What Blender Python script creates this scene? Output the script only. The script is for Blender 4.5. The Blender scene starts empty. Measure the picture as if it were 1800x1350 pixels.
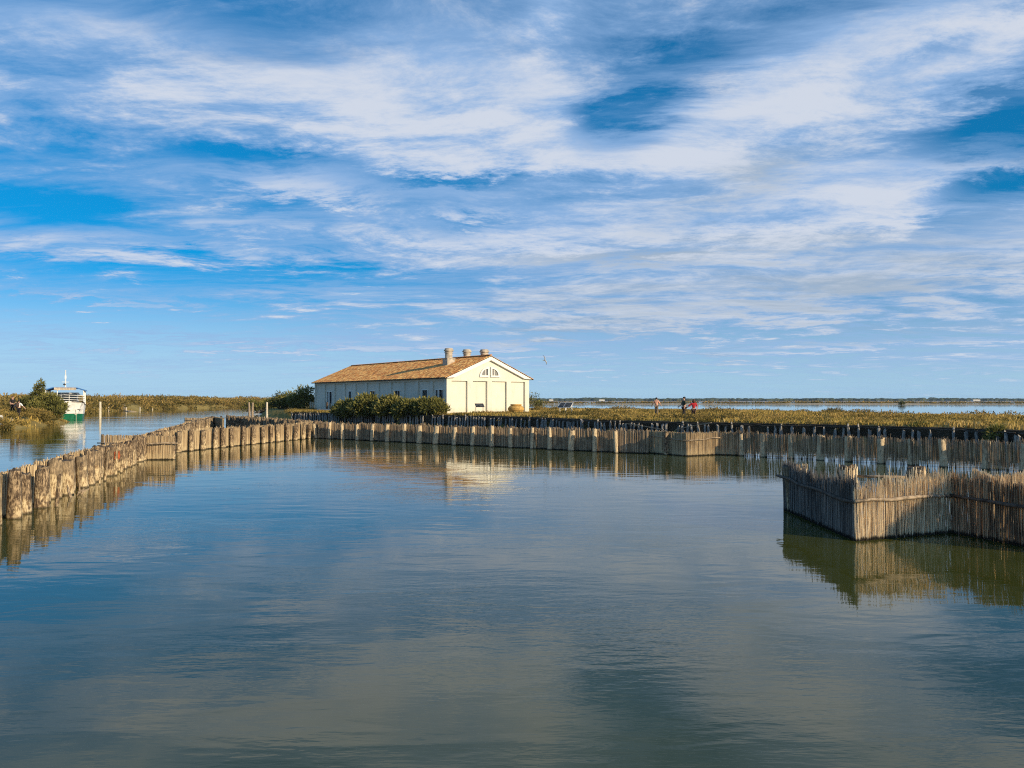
import bpy, bmesh, math, random
import numpy as np
from mathutils import Vector, Matrix, noise as mnoise

# ------------------------------------------------------------------ camera
SC = bpy.context.scene
COL = SC.collection
F, CX, CY, HZ = 1400.0, 900.0, 675.0, 702.5        # photo pixels (1800 x 1350)
CAM_H = 2.7
PITCH = math.atan((HZ - CY) / F)
cam_data = bpy.data.cameras.new('camera')
cam_data.sensor_width = 36.0
cam_data.lens = 36.0 * F / 1800.0
cam_data.clip_start = 0.1
cam_data.clip_end = 30000
cam = bpy.data.objects.new('camera', cam_data)
cam.location = (0, 0, CAM_H)
cam.rotation_euler = (math.pi / 2 + PITCH, 0, 0)
COL.objects.link(cam)
SC.camera = cam

# ------------------------------------------------------------------ light
SUN_EL = math.radians(17.0)
SUN_AZ = math.radians(127.0)                        # clockwise from +Y
SUN_V = Vector((math.sin(SUN_AZ) * math.cos(SUN_EL), math.cos(SUN_AZ) * math.cos(SUN_EL), math.sin(SUN_EL)))
sun_data = bpy.data.lights.new('sun', 'SUN')
sun_data.energy = 4.9
sun_data.angle = math.radians(0.5)
sun_data.color = (1.0, 0.82, 0.56)
sun = bpy.data.objects.new('sun', sun_data)
sun.rotation_euler = (-SUN_V).to_track_quat('-Z', 'Y').to_euler()
sun.location = (40, -40, 40)
COL.objects.link(sun)
SC.view_settings.view_transform = 'Standard'
SC.view_settings.look = 'None'
SC.view_settings.exposure = 0.16
SC.view_settings.gamma = 1.0
SC.view_settings.use_curve_mapping = False
SC.cycles.max_bounces = 8
SC.cycles.transparent_max_bounces = 6
SC.cycles.use_denoising = False
SC.cycles.filter_width = 1.1

# ------------------------------------------------------------------ node helper
class NT:
    """small expression helper around a node tree"""
    def __init__(self, tree):
        self.t = tree
        tree.nodes.clear()
    def n(self, kind, **kw):
        nd = self.t.nodes.new(kind)
        for k, v in kw.items():
            setattr(nd, k, v)
        return nd
    def put(self, sock, v):
        if v is None:
            return
        if isinstance(v, bpy.types.NodeSocket):
            self.t.links.new(v, sock)
        else:
            if sock.type == 'RGBA' and isinstance(v, (tuple, list)) and len(v) == 3:
                v = (*v, 1.0)
            sock.default_value = v
    def m(self, op, a, b=None, c=None, clamp=False):
        nd = self.n('ShaderNodeMath', operation=op, use_clamp=clamp)
        for i, v in enumerate((a, b, c)):
            self.put(nd.inputs[i], v)
        return nd.outputs[0]
    def vm(self, op, a, b=None, scale=None):
        nd = self.n('ShaderNodeVectorMath', operation=op)
        self.put(nd.inputs[0], a)
        if b is not None: self.put(nd.inputs[1], b)
        if scale is not None: self.put(nd.inputs['Scale'], scale)
        return nd.outputs['Value'] if op in ('LENGTH', 'DOT_PRODUCT') else nd.outputs[0]
    def comb(self, x, y, z):
        nd = self.n('ShaderNodeCombineXYZ')
        for i, v in enumerate((x, y, z)): self.put(nd.inputs[i], v)
        return nd.outputs[0]
    def sep(self, v):
        nd = self.n('ShaderNodeSeparateXYZ'); self.put(nd.inputs[0], v)
        return nd.outputs
    def noise(self, vec, scale, detail=2.0, rough=0.5, dist=0.0, color=False, lac=2.0):
        nd = self.n('ShaderNodeTexNoise')
        self.put(nd.inputs['Vector'], vec); self.put(nd.inputs['Scale'], scale)
        self.put(nd.inputs['Detail'], detail); self.put(nd.inputs['Roughness'], rough)
        self.put(nd.inputs['Distortion'], dist); self.put(nd.inputs['Lacunarity'], lac)
        return nd.outputs['Color' if color else 'Fac']
    def ramp(self, fac, lo, hi, a=0.0, b=1.0, smooth=True):
        nd = self.n('ShaderNodeMapRange', interpolation_type='SMOOTHSTEP' if smooth else 'LINEAR')
        for i, v in enumerate((fac, lo, hi, a, b)): self.put(nd.inputs[i], v)
        return nd.outputs[0]
    def mix(self, fac, a, b, blend='MIX'):
        nd = self.n('ShaderNodeMix', data_type='RGBA', blend_type=blend)
        self.put(nd.inputs[0], fac); self.put(nd.inputs[6], a); self.put(nd.inputs[7], b)
        return nd.outputs[2]
    def mapping(self, vec, loc=(0, 0, 0), rot=(0, 0, 0), scale=(1, 1, 1)):
        nd = self.n('ShaderNodeMapping')
        self.put(nd.inputs[0], vec); nd.inputs[1].default_value = loc
        nd.inputs[2].default_value = rot; nd.inputs[3].default_value = scale
        return nd.outputs[0]

# ------------------------------------------------------------------ sky
world = bpy.data.worlds.new('World')
SC.world = world
world.use_nodes = True
W = NT(world.node_tree)
sky = W.n('ShaderNodeTexSky', sky_type='NISHITA', sun_disc=False)
sky.sun_elevation = SUN_EL
sky.sun_rotation = SUN_AZ
sky.air_density = 1.0
sky.dust_density = 0.6
sky.ozone_density = 2.0
gen = W.n('ShaderNodeTexCoord').outputs['Generated']
dx, dy, dz = W.sep(gen)
# the lowest, dusty degrees of the sky model are skipped: the air over the lagoon is clean
W.put(sky.inputs['Vector'], W.vm('NORMALIZE', W.comb(dx, dy, W.m('MULTIPLY_ADD', W.m('MAXIMUM', dz, 0.0), 0.85, 0.15))))
az = W.m('ARCTAN2', dx, dy)
el = W.m('ARCSINE', dz)
zz = W.m('ADD', W.m('MAXIMUM', dz, 0.0), 0.075)
P0 = W.comb(W.m('DIVIDE', dx, zz), W.m('DIVIDE', dy, zz), 0.0)
warp = W.vm('SUBTRACT', W.noise(P0, 0.55, 3, 0.55, color=True), (0.5, 0.5, 0.5))
P1 = W.vm('ADD', P0, W.vm('SCALE', warp, scale=0.8))
Ps = W.mapping(P1, loc=(3.1, 1.7, 0), rot=(0, 0, math.radians(24)), scale=(0.40, 1.0, 1))
broad = W.noise(Ps, 0.62, 3, 0.5)
fib = W.noise(W.mapping(P1, loc=(7, 3, 0), rot=(0, 0, math.radians(24)), scale=(0.36, 1.35, 1)), 2.2, 9, 0.66)
puff = W.noise(W.mapping(P1, loc=(1, 9, 0), rot=(0, 0, math.radians(24)), scale=(0.75, 1.0, 1)), 3.0, 10, 0.70)
def sky_dir(px, py):
    y = F * math.cos(PITCH) - (CY - py) * math.sin(PITCH)
    z = F * math.sin(PITCH) + (CY - py) * math.cos(PITCH)
    v = Vector((px - CX, y, z)).normalized()
    return math.atan2(v.x, v.y), math.asin(v.z)
# edges of the lumps are broken up by the same noise that shapes the clouds
waz = W.m('MULTIPLY_ADD', W.m('SUBTRACT', fib, 0.5), 0.16, az)
wel = W.m('MULTIPLY_ADD', W.m('SUBTRACT', puff, 0.5), 0.13, el)
def lump(px, py, rx, ry, amp, tilt=0.0):
    a, e = sky_dir(px, py)
    X = W.m('SUBTRACT', waz, a); Y = W.m('SUBTRACT', wel, e)
    c, s = math.cos(tilt), math.sin(tilt)
    U = W.m('ADD', W.m('MULTIPLY', X, c * F / rx), W.m('MULTIPLY', Y, s * F / rx))
    V = W.m('ADD', W.m('MULTIPLY', X, -s * F / ry), W.m('MULTIPLY', Y, c * F / ry))
    r2 = W.m('ADD', W.m('MULTIPLY', U, U), W.m('MULTIPLY', V, V))
    return W.m('MULTIPLY', W.m('EXPONENT', W.m('MULTIPLY', r2, -1.0)), amp)
LUMPS = [  # cloud banks (+) and blue gaps (-): photo x, y, half-sizes, amount, tilt
    (760, 170, 260, 110, .34, -.15), (930, 210, 90, 70, .20, 0), (600, 210, 170, 70, .18, -.3), (1330, 210, 240, 95, .32, .35),
    (1640, 80, 260, 90, .34, .35), (1000, 290, 190, 32, .20, 0), (1560, 330, 200, 60, .26, .25),
    (1660, 365, 120, 20, .22, .12), (700, 400, 330, 50, .20, 0), (1250, 420, 420, 70, .20, .1),
    (560, 340, 90, 24, .20, 0), (380, 395, 90, 20, .18, 0), (520, 510, 170, 18, .16, 0), (1000, 540, 460, 60, .22, 0), (550, 470, 260, 30, .12, 0),
    (1500, 510, 400, 60, .20, .05), (150, 518, 160, 10, .22, 0), (900, 610, 500, 16, .14, 0), (300, 600, 380, 12, .20, 0), (120, 632, 260, 8, .16, 0), (1550, 600, 300, 12, .16, .04), (1650, 640, 300, 16, .16, 0), (1000, 640, 300, 10, .12, 0), (90, 450, 200, 14, .16, -.05), (250, 430, 250, 18, .12, 0), (220, 230, 260, 70, .10, .1), (980, 20, 60, 40, .2, .6),
    (1050, 205, 70, 28, -.30, .1), (1160, 185, 100, 28, -.27, .25), (1160, 110, 150, 26, -.12, .2), (1760, 215, 130, 30, -.42, .2), (1740, 330, 110, 28, -.42, .3),
    (1620, 100, 130, 30, -.2, .3), (480, 40, 160, 50, -.22, 0), (430, 285, 130, 24, -.26, 0), (790, 325, 110, 14, -.34, 0),
    (500, 360, 110, 16, -.2, 0), (820, 395, 70, 12, -.2, 0), (420, 485, 280, 22, -.30, 0), (240, 555, 300, 40, -.20, 0),
    (200, 110, 300, 70, .13, .1), (60, 60, 160, 60, .10, .1), (330, 60, 200, 40, .10, .1), (130, 280, 160, 40, -.12, 0), (1740, 440, 200, 30, .14, .1), (120, 370, 200, 26, -.14, 0), (200, 640, 420, 50, -.14, 0), (1250, 600, 300, 16, -.16, 0),
    (1400, 660, 500, 34, -.10, 0)]
lsum = None
for L in LUMPS:
    g = lump(*L)
    lsum = g if lsum is None else W.m('ADD', lsum, g)
dens = W.m('ADD', W.m('MULTIPLY_ADD', broad, 0.50, lsum), W.m('ADD', W.m('MULTIPLY', fib, 0.80), W.m('MULTIPLY', puff, 0.74)))
dens = W.m('SUBTRACT', dens, 0.35)
cover = W.ramp(dens, 0.45, 0.97, 0.02, 0.94)
thin = W.ramp(dz, 0.0, 0.07, 0.45, 1.0)
wisp = W.m('MULTIPLY', W.ramp(W.m('ADD', fib, W.m('MULTIPLY', puff, .4)), 0.58, 0.95), 0.42)
cover = W.m('MULTIPLY', W.m('MAXIMUM', cover, wisp), thin)
thick = W.ramp(W.m('ADD', dens, W.m('MULTIPLY', W.m('SUBTRACT', puff, 0.5), 1.3)), 0.70, 1.24)
# thin grey-blue veils, low down towards the right
veil = W.m('ADD', lump(1200, 445, 330, 20, .9, .02), lump(1330, 310, 170, 34, .8, .35))
for L in ((1250, 520, 460, 44, .75, .03), (1650, 470, 260, 60, .5, .1), (1050, 575, 160, 16, .6, 0), (1650, 575, 250, 10, .5, .05), (1270, 622, 60, 6, .7, 0), (950, 590, 90, 8, .6, 0)):
    veil = W.m('ADD', veil, lump(*L))
veil = W.m('MULTIPLY', veil, W.ramp(fib, 0.35, 0.62, 0.25, 1.0), clamp=True)
hue = W.n('ShaderNodeHueSaturation')
hue.inputs['Hue'].default_value = 0.499
W.put(hue.inputs['Saturation'], W.ramp(dz, 0.0, 0.16, 1.14, 1.66))
W.put(hue.inputs['Value'], W.ramp(dz, 0.0, 0.25, 0.95, 0.90))
W.put(hue.inputs['Color'], sky.outputs[0])
S0 = 0.146
ctone = W.mix(thick, (0.27 / S0, 0.43 / S0, 0.69 / S0), (0.60 / S0, 0.645 / S0, 0.735 / S0))
ctone = W.mix(W.m('MULTIPLY', veil, 0.75), ctone, (0.27 / S0, 0.36 / S0, 0.47 / S0))
pale = W.ramp(dz, 0.0, 0.15, 0.82, 0.0)          # moist air low over the lagoon
skyc = W.mix(cover, W.mix(pale, hue.outputs[0], (0.35 / S0, 0.545 / S0, 0.70 / S0)), ctone)
bg = W.n('ShaderNodeBackground')
W.put(bg.inputs['Color'], skyc)
bg.inputs['Strength'].default_value = S0
W.t.links.new(bg.outputs[0], W.n('ShaderNodeOutputWorld').inputs['Surface'])
world.cycles.sampling_method = 'MANUAL'
world.cycles.sample_map_resolution = 1024

# ================================================================== helpers
random.seed(7)
RNG = np.random.default_rng(11)

def ray(px, py):
    c, s = math.cos(PITCH), math.sin(PITCH)
    return Vector((px - CX, F * c - (CY - py) * s, F * s + (CY - py) * c))
def at_z(px, py, z=0.0):
    r = ray(px, py); t = (z - CAM_H) / r.z
    return Vector((r.x * t, r.y * t, z))
def at_d(px, py, d):
    r = ray(px, py); t = d / r.y
    return Vector((r.x * t, d, CAM_H + r.z * t))
def x_on(p0, p1, px):
    """parameter along the ground line p0-p1 that shows at photo column px"""
    k = (px - CX) / (F * math.cos(PITCH))
    dx_, dy_ = p1[0] - p0[0], p1[1] - p0[1]
    return (k * p0[1] - p0[0]) / (dx_ - k * dy_)

class MB:
    """collects geometry, then becomes one mesh"""
    def __init__(self):
        self.v, self.f, self.m, self.t = [], [], [], []
        self.tint = 0.5
        self.mat = 0
    def add(self, verts, faces, mat=None, tint=None):
        b = len(self.v)
        self.v.extend(verts)
        self.t.extend([self.tint if tint is None else tint] * len(verts))
        for f in faces:
            self.f.append([i + b for i in f]); self.m.append(self.mat if mat is None else mat)
    def box(self, x0, x1, y0, y1, z0, z1, **k):
        self.add([(x0,y0,z0),(x1,y0,z0),(x1,y1,z0),(x0,y1,z0),(x0,y0,z1),(x1,y0,z1),(x1,y1,z1),(x0,y1,z1)],
                 [(0,3,2,1),(4,5,6,7),(0,1,5,4),(1,2,6,5),(2,3,7,6),(3,0,4,7)], **k)
    def tube(self, pts, rads, n=6, cap=True, **k):
        pts = [Vector(p) for p in pts]
        if not hasattr(rads, '__len__'): rads = [rads] * len(pts)
        vs, fs = [], []
        for i, p in enumerate(pts):
            d = (pts[min(i+1, len(pts)-1)] - pts[max(i-1, 0)])
            d = d.normalized() if d.length > 1e-9 else Vector((0,0,1))
            a = d.cross(Vector((0,0,1))) if abs(d.z) < .9 else d.cross(Vector((1,0,0)))
            a.normalize(); b = d.cross(a)
            for j in range(n):
                t = 2*math.pi*j/n
                vs.append(tuple(p + (a*math.cos(t) + b*math.sin(t))*rads[i]))
        for i in range(len(pts)-1):
            for j in range(n):
                fs.append((i*n+j, i*n+(j+1)%n, (i+1)*n+(j+1)%n, (i+1)*n+j))
        if cap:
            fs.append(tuple(range(n-1, -1, -1))); fs.append(tuple((len(pts)-1)*n + j for j in range(n)))
        self.add(vs, fs, **k)
    def lathe(self, prof, c=(0,0,0), n=20, cap=True, **k):
        vs, fs = [], []
        for r, z in prof:
            for j in range(n):
                t = 2*math.pi*j/n
                vs.append((c[0]+r*math.cos(t), c[1]+r*math.sin(t), c[2]+z))
        for i in range(len(prof)-1):
            for j in range(n):
                fs.append((i*n+j, i*n+(j+1)%n, (i+1)*n+(j+1)%n, (i+1)*n+j))
        if cap:
            fs.append(tuple(range(n-1,-1,-1))); fs.append(tuple((len(prof)-1)*n+j for j in range(n)))
        self.add(vs, fs, **k)
    def prism(self, poly, y0, y1, **k):
        """polygon in x,z pushed from y0 to y1"""
        n = len(poly)
        vs = [(x, y0, z) for x, z in poly] + [(x, y1, z) for x, z in poly]
        fs = [tuple(range(n)), tuple(range(2*n-1, n-1, -1))]
        for i in range(n):
            j = (i+1) % n
            fs.append((j, i, n+i, n+j))
        self.add(vs, fs, **k)
    def ball(self, c, r, nu=10, nv=6, **k):
        if not hasattr(r, '__len__'): r = (r, r, r)
        vs, fs = [(c[0], c[1], c[2]-r[2])], []
        for i in range(1, nv):
            ph = -math.pi/2 + math.pi*i/nv
            for j in range(nu):
                t = 2*math.pi*j/nu
                vs.append((c[0]+r[0]*math.cos(ph)*math.cos(t), c[1]+r[1]*math.cos(ph)*math.sin(t), c[2]+r[2]*math.sin(ph)))
        vs.append((c[0], c[1], c[2]+r[2]))
        for j in range(nu): fs.append((0, 1+(j+1)%nu, 1+j))
        for i in range(nv-2):
            for j in range(nu):
                fs.append((1+i*nu+j, 1+i*nu+(j+1)%nu, 1+(i+1)*nu+(j+1)%nu, 1+(i+1)*nu+j))
        L = len(vs)-1
        for j in range(nu): fs.append((L, 1+(nv-2)*nu+j, 1+(nv-2)*nu+(j+1)%nu))
        self.add(vs, fs, **k)
    def mesh(self, name, mats, smooth=False):
        me = bpy.data.meshes.new(name)
        me.from_pydata(self.v, [], self.f)
        for m_ in (mats if isinstance(mats, (list, tuple)) else [mats]): me.materials.append(m_)
        if any(self.m): me.polygons.foreach_set('material_index', self.m)
        ca = me.color_attributes.new('tint', 'FLOAT_COLOR', 'POINT')
        t = np.repeat(np.asarray(self.t, dtype=np.float32), 4); ca.data.foreach_set('color', t)
        if smooth: me.polygons.foreach_set('use_smooth', [True]*len(self.f))
        me.update()
        return me
    def build(self, name, mats, parent=None, smooth=False):
        return link(name, self.mesh(name, mats, smooth), parent)

def link(name, me, parent=None):
    o = bpy.data.objects.new(name, me)
    COL.objects.link(o)
    if parent is not None: o.parent = parent
    return o
def tag(o, label=None, cat=None, group=None, kind=None):
    if label: o['label'] = label
    if cat: o['category'] = cat
    if group: o['group'] = group
    if kind: o['kind'] = kind
    return o
def empty(name, loc=(0,0,0), rz=0.0):
    o = bpy.data.objects.new(name, None)
    o.empty_display_size = 0.3
    o.location = loc; o.rotation_euler = (0, 0, rz)
    COL.objects.link(o)
    return o
def fbm(x, y, s, z=0.0, o=4):
    return mnoise.fractal(Vector((x*s, y*s, z)), 0.9, 2.0, o)

# ================================================================== materials
def newmat(name):
    m_ = bpy.data.materials.new(name); m_.use_nodes = True
    return m_, NT(m_.node_tree)
def finish(T, color, rough=0.8, bump=None, bstr=0.3, bdist=0.01, spec=0.3, metal=0.0, trans=None):
    p = T.n('ShaderNodeBsdfPrincipled')
    T.put(p.inputs['Base Color'], color); T.put(p.inputs['Roughness'], rough)
    T.put(p.inputs['Specular IOR Level'], spec); T.put(p.inputs['Metallic'], metal)
    if bump is not None:
        b = T.n('ShaderNodeBump'); T.put(b.inputs['Height'], bump)
        b.inputs['Strength'].default_value = bstr; b.inputs['Distance'].default_value = bdist
        T.t.links.new(b.outputs[0], p.inputs['Normal'])
    out = T.n('ShaderNodeOutputMaterial')
    sh = p.outputs[0]
    if trans is not None:
        tr = T.n('ShaderNodeBsdfTranslucent'); T.put(tr.inputs[0], color)
        mx = T.n('ShaderNodeMixShader'); mx.inputs[0].default_value = trans
        T.t.links.new(sh, mx.inputs[1]); T.t.links.new(tr.outputs[0], mx.inputs[2]); sh = mx.outputs[0]
    T.t.links.new(sh, out.inputs['Surface'])
def attr(T, name='tint'):
    return T.n('ShaderNodeAttribute', attribute_name=name).outputs['Fac']
def obj_rand(T):
    return T.n('ShaderNodeObjectInfo').outputs['Random']
def wpos(T):
    return T.n('ShaderNodeNewGeometry').outputs['Position']
def ocoord(T):
    return T.n('ShaderNodeTexCoord').outputs['Object']
def plain(name, col, rough=0.7, var=0.12, scale=3.0, spec=0.3, metal=0.0):
    m_, T = newmat(name)
    n1 = T.noise(ocoord(T), scale, 5, 0.6)
    lo = tuple(c*(1-var*1.6) for c in col); hi = tuple(min(1, c*(1+var)) for c in col)
    finish(T, T.mix(T.ramp(n1, .3, .7), lo, hi), rough, n1, 0.15, 0.01, spec, metal)
    return m_

def wet_low(T, col, z, edge, dark=(0.018, 0.015, 0.011), amt=0.95):
    """dark wet and weedy band just above the water"""
    return T.mix(T.m('MULTIPLY', T.ramp(T.m('SUBTRACT', edge, z), -0.03, 0.03), amt), col, dark)

def mat_log(name='weathered_log', pale=0.):
    m_, T = newmat(name)
    p = wpos(T); z = T.sep(p)[2]; rnd = obj_rand(T)
    q = T.vm('ADD', p, T.comb(T.m('MULTIPLY', rnd, 37.0), T.m('MULTIPLY', rnd, 91.0), 0.0))
    streak = T.noise(T.mapping(q, scale=(1, 1, .05)), 22, 5, .65)
    mott = T.noise(T.mapping(q, scale=(1, 1, .35)), 19, 6, .7)
    patch = T.noise(q, 3.2, 4, .55)
    base = T.mix(T.ramp(mott, .42, .63), (.060, .040, .026), (.44, .32, .19))
    base = T.mix(T.ramp(streak, .48, .62, 0, .65), base, (.105, .072, .045))
    base = T.mix(T.ramp(patch, .5, .68, 0, .55), base, (.085, .06, .04))
    base = T.mix(T.ramp(rnd, .2, 1., 0, .30), base, (.40, .31, .19))
    lim = T.m('MULTIPLY_ADD', T.m('SUBTRACT', patch, .5), 1.9, T.m('MULTIPLY_ADD', rnd, .36, .16))
    crust = T.ramp(T.m('SUBTRACT', lim, z), -.10, .10)
    base = T.mix(T.m('MULTIPLY', crust, .85), base, T.mix(T.ramp(mott, .40, .56), (.22, .14, .07), (.62, .49, .29)))
    if pale: base = T.mix(T.ramp(mott, .36, .56, pale*.35, pale), base, (.62, .485, .30))
    edge = T.m('MULTIPLY_ADD', patch, .10, -.01)
    base = wet_low(T, base, z, edge, amt=.8)
    finish(T, base, .88, T.m('ADD', streak, mott), .9, .02, .2)
    return m_
def mat_logtop():
    m_, T = newmat('log_end_grain')
    p = wpos(T)
    n1 = T.noise(p, 22, 5, .6)
    finish(T, T.mix(T.ramp(n1, .35, .7), (.045, .036, .028), (.17, .13, .09)), .9, n1, .6, .01, .2)
    return m_
def mat_reed(name, lo, hi, worn, wet=.16, crust=None):
    m_, T = newmat(name)
    p = wpos(T); z = T.sep(p)[2]; t = attr(T)
    st = T.noise(T.mapping(p, scale=(1, 1, .06)), 34, 4, .6)
    pt = T.noise(p, 1.5, 4, .6)
    f = T.ramp(T.m('ADD', T.m('MULTIPLY', t, .7), T.m('MULTIPLY', st, .6)), .30, .95)
    col = T.mix(f, lo, hi)
    col = T.mix(T.ramp(pt, .45, .68, 0, .6), col, worn)
    if crust is not None:
        lim = T.m('MULTIPLY_ADD', pt, .5, -.02)
        col = T.mix(T.ramp(T.m('SUBTRACT', lim, z), -.14, .1, 0, .7), col, crust)
    edge = T.m('MULTIPLY_ADD', T.noise(T.mapping(p, scale=(1, 1, .1)), 9, 4, .7), wet*1.6, -wet*.35)
    col = wet_low(T, col, z, edge)
    finish(T, col, .8, st, .4, .006, .25, trans=.06)
    return m_
def mat_leaf(name, a, b, c, trans=.35):
    m_, T = newmat(name)
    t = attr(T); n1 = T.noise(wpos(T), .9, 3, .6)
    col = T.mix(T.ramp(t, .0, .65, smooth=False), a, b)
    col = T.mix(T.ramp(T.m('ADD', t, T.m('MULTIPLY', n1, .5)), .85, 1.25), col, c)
    finish(T, col, .75, spec=.15, trans=trans)
    return m_
def mat_ground(name, a, b, c, s=.35):
    m_, T = newmat(name)
    p = wpos(T)
    n1 = T.noise(p, s, 6, .62); n2 = T.noise(p, s*9, 5, .6)
    col = T.mix(T.ramp(n1, .38, .62), a, b)
    col = T.mix(T.ramp(n2, .5, .72), col, c)
    finish(T, col, .95, n2, .7, .06, .1)
    return m_
def mat_water():
    m_, T = newmat('lagoon_water')
    p = wpos(T)
    # calm water: long low swell, ripples drawn out across the view, patches of smoother water
    w1 = T.noise(T.mapping(p, rot=(0, 0, .25), scale=(.55, 1.25, 1)), 1.15, 2, .45, .5)
    w2 = T.noise(T.mapping(p, rot=(0, 0, -.2), scale=(.8, 2.1, 1)), 2.9, 3, .5, .3)
    w3 = T.noise(T.mapping(p, rot=(0, 0, .08), scale=(.5, 2.0, 1)), 9.0, 2, .5)
    patch = T.ramp(T.noise(T.mapping(p, scale=(.6, 1, 1)), .16, 4, .6), .42, .66, .25, 1.7)
    h = T.m('ADD', T.m('MULTIPLY', w1, .0075), T.m('MULTIPLY', T.m('ADD', T.m('MULTIPLY', w2, .0032), T.m('MULTIPLY', w3, .0010)), patch))
    b = T.n('ShaderNodeBump'); b.inputs['Strength'].default_value = 1.0; b.inputs['Distance'].default_value = 1.0
    T.put(b.inputs['Height'], h)
    silt = T.noise(p, .22, 4, .6)
    body = T.n('ShaderNodeBsdfDiffuse')
    T.put(body.inputs['Color'], T.mix(T.ramp(silt, .35, .65), (.048, .055, .009), (.063, .069, .013)))
    gl = T.n('ShaderNodeBsdfGlossy'); gl.inputs['Roughness'].default_value = 0.02
    gl.inputs['Color'].default_value = (1, 1, 1, 1)
    fr = T.n('ShaderNodeFresnel'); fr.inputs['IOR'].default_value = 1.45
    T.t.links.new(b.outputs[0], gl.inputs['Normal']); T.t.links.new(b.outputs[0], fr.inputs['Normal'])
    mx = T.n('ShaderNodeMixShader')
    T.t.links.new(fr.outputs[0], mx.inputs[0])
    T.t.links.new(body.outputs[0], mx.inputs[1]); T.t.links.new(gl.outputs[0], mx.inputs[2])
    T.t.links.new(mx.outputs[0], T.n('ShaderNodeOutputMaterial').inputs['Surface'])
    return m_
def mat_plaster(name, a, b, stain):
    m_, T = newmat(name)
    p = wpos(T); z = T.sep(p)[2]
    n1 = T.noise(p, .55, 5, .6); n2 = T.noise(T.mapping(p, scale=(1, 1, .25)), 2.4, 5, .65); n3 = T.noise(p, 9, 4, .6)
    col = T.mix(T.ramp(n1, .35, .65), a, b)
    col = T.mix(T.ramp(n2, .50, .75, 0, .55), col, stain)
    damp = T.ramp(T.m('SUBTRACT', T.m('MULTIPLY_ADD', n2, 1.2, 1.1), z), -.2, .4, 0, .5)
    col = T.mix(damp, col, stain)
    finish(T, col, .9, T.m('ADD', n3, n2), .25, .012, .2)
    return m_
def mat_tile():
    m_, T = newmat('clay_roof_tile')
    t = attr(T); p = wpos(T)
    n1 = T.noise(p, .9, 5, .65); n2 = T.noise(p, 7, 4, .6)
    col = T.mix(T.ramp(t, 0, .5, smooth=False), (.36, .13, .045), (.68, .315, .095))
    col = T.mix(T.ramp(t, .5, 1.0, smooth=False), col, (.82, .53, .20))
    col = T.mix(T.ramp(n1, .5, .75, 0, .5), col, (.22, .14, .075))
    col = T.mix(T.ramp(n2, .55, .75, 0, .5), col, (.50, .37, .13))
    finish(T, col, .85, n2, .4, .01, .2)
    return m_

M = {}
M['log'] = mat_log(); M['log_pale'] = mat_log('mud_caked_log', .85); M['logtop'] = mat_logtop()
M['reed'] = mat_reed('dry_reed', (.56, .40, .23), (.96, .80, .53), (.50, .36, .21), .13)
M['reed_shade_brown'] = mat_reed('shaded_brown_reed', (.13, .078, .046), (.62, .42, .24), (.11, .066, .042), .15)  # darker copy of the reed: shade of the pen's right wing in its colour
M['reed_shade_grey'] = mat_reed('shaded_grey_reed', (.085, .080, .074), (.30, .275, .24), (.10, .092, .082), .15)  # dark grey reed copy, the pen's left face shade painted in
M['reed_old'] = mat_reed('old_reed_matting', (.22, .15, .09), (.62, .46, .28), (.17, .12, .078), .11)
M['reed_mud'] = mat_reed('mud_caked_reed', (.30, .21, .12), (.60, .46, .27), (.27, .18, .10), .11, (.52, .41, .24))
M['pole'] = plain('peeled_pole', (.33, .25, .165), .85, .35, 9)
M['pole_dark'] = plain('dark_pole', (.085, .068, .052), .9, .35, 9)
M['pole_pale'] = plain('bleached_pole', (.56, .49, .37), .85, .22, 8)
M['pile'] = plain('bleached_pile', (.30, .275, .24), .9, .45, 5)
M['soil'] = mat_ground('dark_bank_soil', (.040, .032, .022), (.07, .055, .036), (.028, .024, .018), .8)
M['marsh'] = mat_ground('salt_marsh_ground', (.26, .19, .06), (.33, .25, .085), (.16, .15, .05), .35)
M['sand'] = mat_ground('pale_sand', (.42, .34, .23), (.52, .43, .30), (.30, .25, .17), .05)
M['mud'] = mat_ground('far_mudflat', (.30, .27, .25), (.38, .34, .31), (.26, .24, .22), .01)
M['water'] = mat_water()
M['grass'] = mat_leaf('salt_marsh_grass', (.20, .175, .042), (.50, .345, .092), (.66, .475, .19), .3)
M['bush'] = mat_leaf('tamarisk_leaf', (.080, .088, .027), (.22, .205, .055), (.46, .38, .12), .3)
M['bush_far'] = mat_leaf('marsh_shrub_leaf', (.080, .076, .024), (.265, .19, .055), (.48, .315, .10), .3)
M['woods'] = mat_leaf('far_woodland', (.035, .048, .026), (.055, .07, .034), (.07, .085, .04), 0)
M['bark'] = plain('brown_bark', (.11, .085, .06), .9, .35, 8)
M['plaster'] = mat_plaster('cream_plaster', (.63, .605, .505), (.68, .655, .55), (.54, .50, .40))
M['trim'] = mat_plaster('pale_trim', (.76, .74, .67), (.80, .78, .71), (.70, .67, .58))
M['tile'] = mat_tile()
M['glass'] = plain('dark_window_glass', (.022, .028, .033), .12, .2, 2, .6)
M['shutter'] = plain('dark_green_shutter', (.018, .033, .036), .5, .25, 6)
M['wood_dark'] = plain('dark_eave_timber', (.05, .038, .03), .8, .2, 5)
M['stone'] = plain('chimney_render', (.47, .40, .31), .9, .2, 3)
M['black'] = plain('black_metal', (.02, .02, .021), .45, .2, 5, .4)
M['screen'] = plain('printed_panel', (.065, .065, .062), .4, .5, 7)
M['white'] = plain('white_paint', (.74, .73, .69), .5, .08, 3)
M['offwhite'] = plain('chalky_white', (.62, .60, .54), .8, .15, 4)
M['blue'] = plain('blue_canvas', (.030, .15, .42), .6, .15, 3)
M['green'] = plain('green_boat_paint', (.006, .13, .062), .4, .15, 3, .5)
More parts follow.
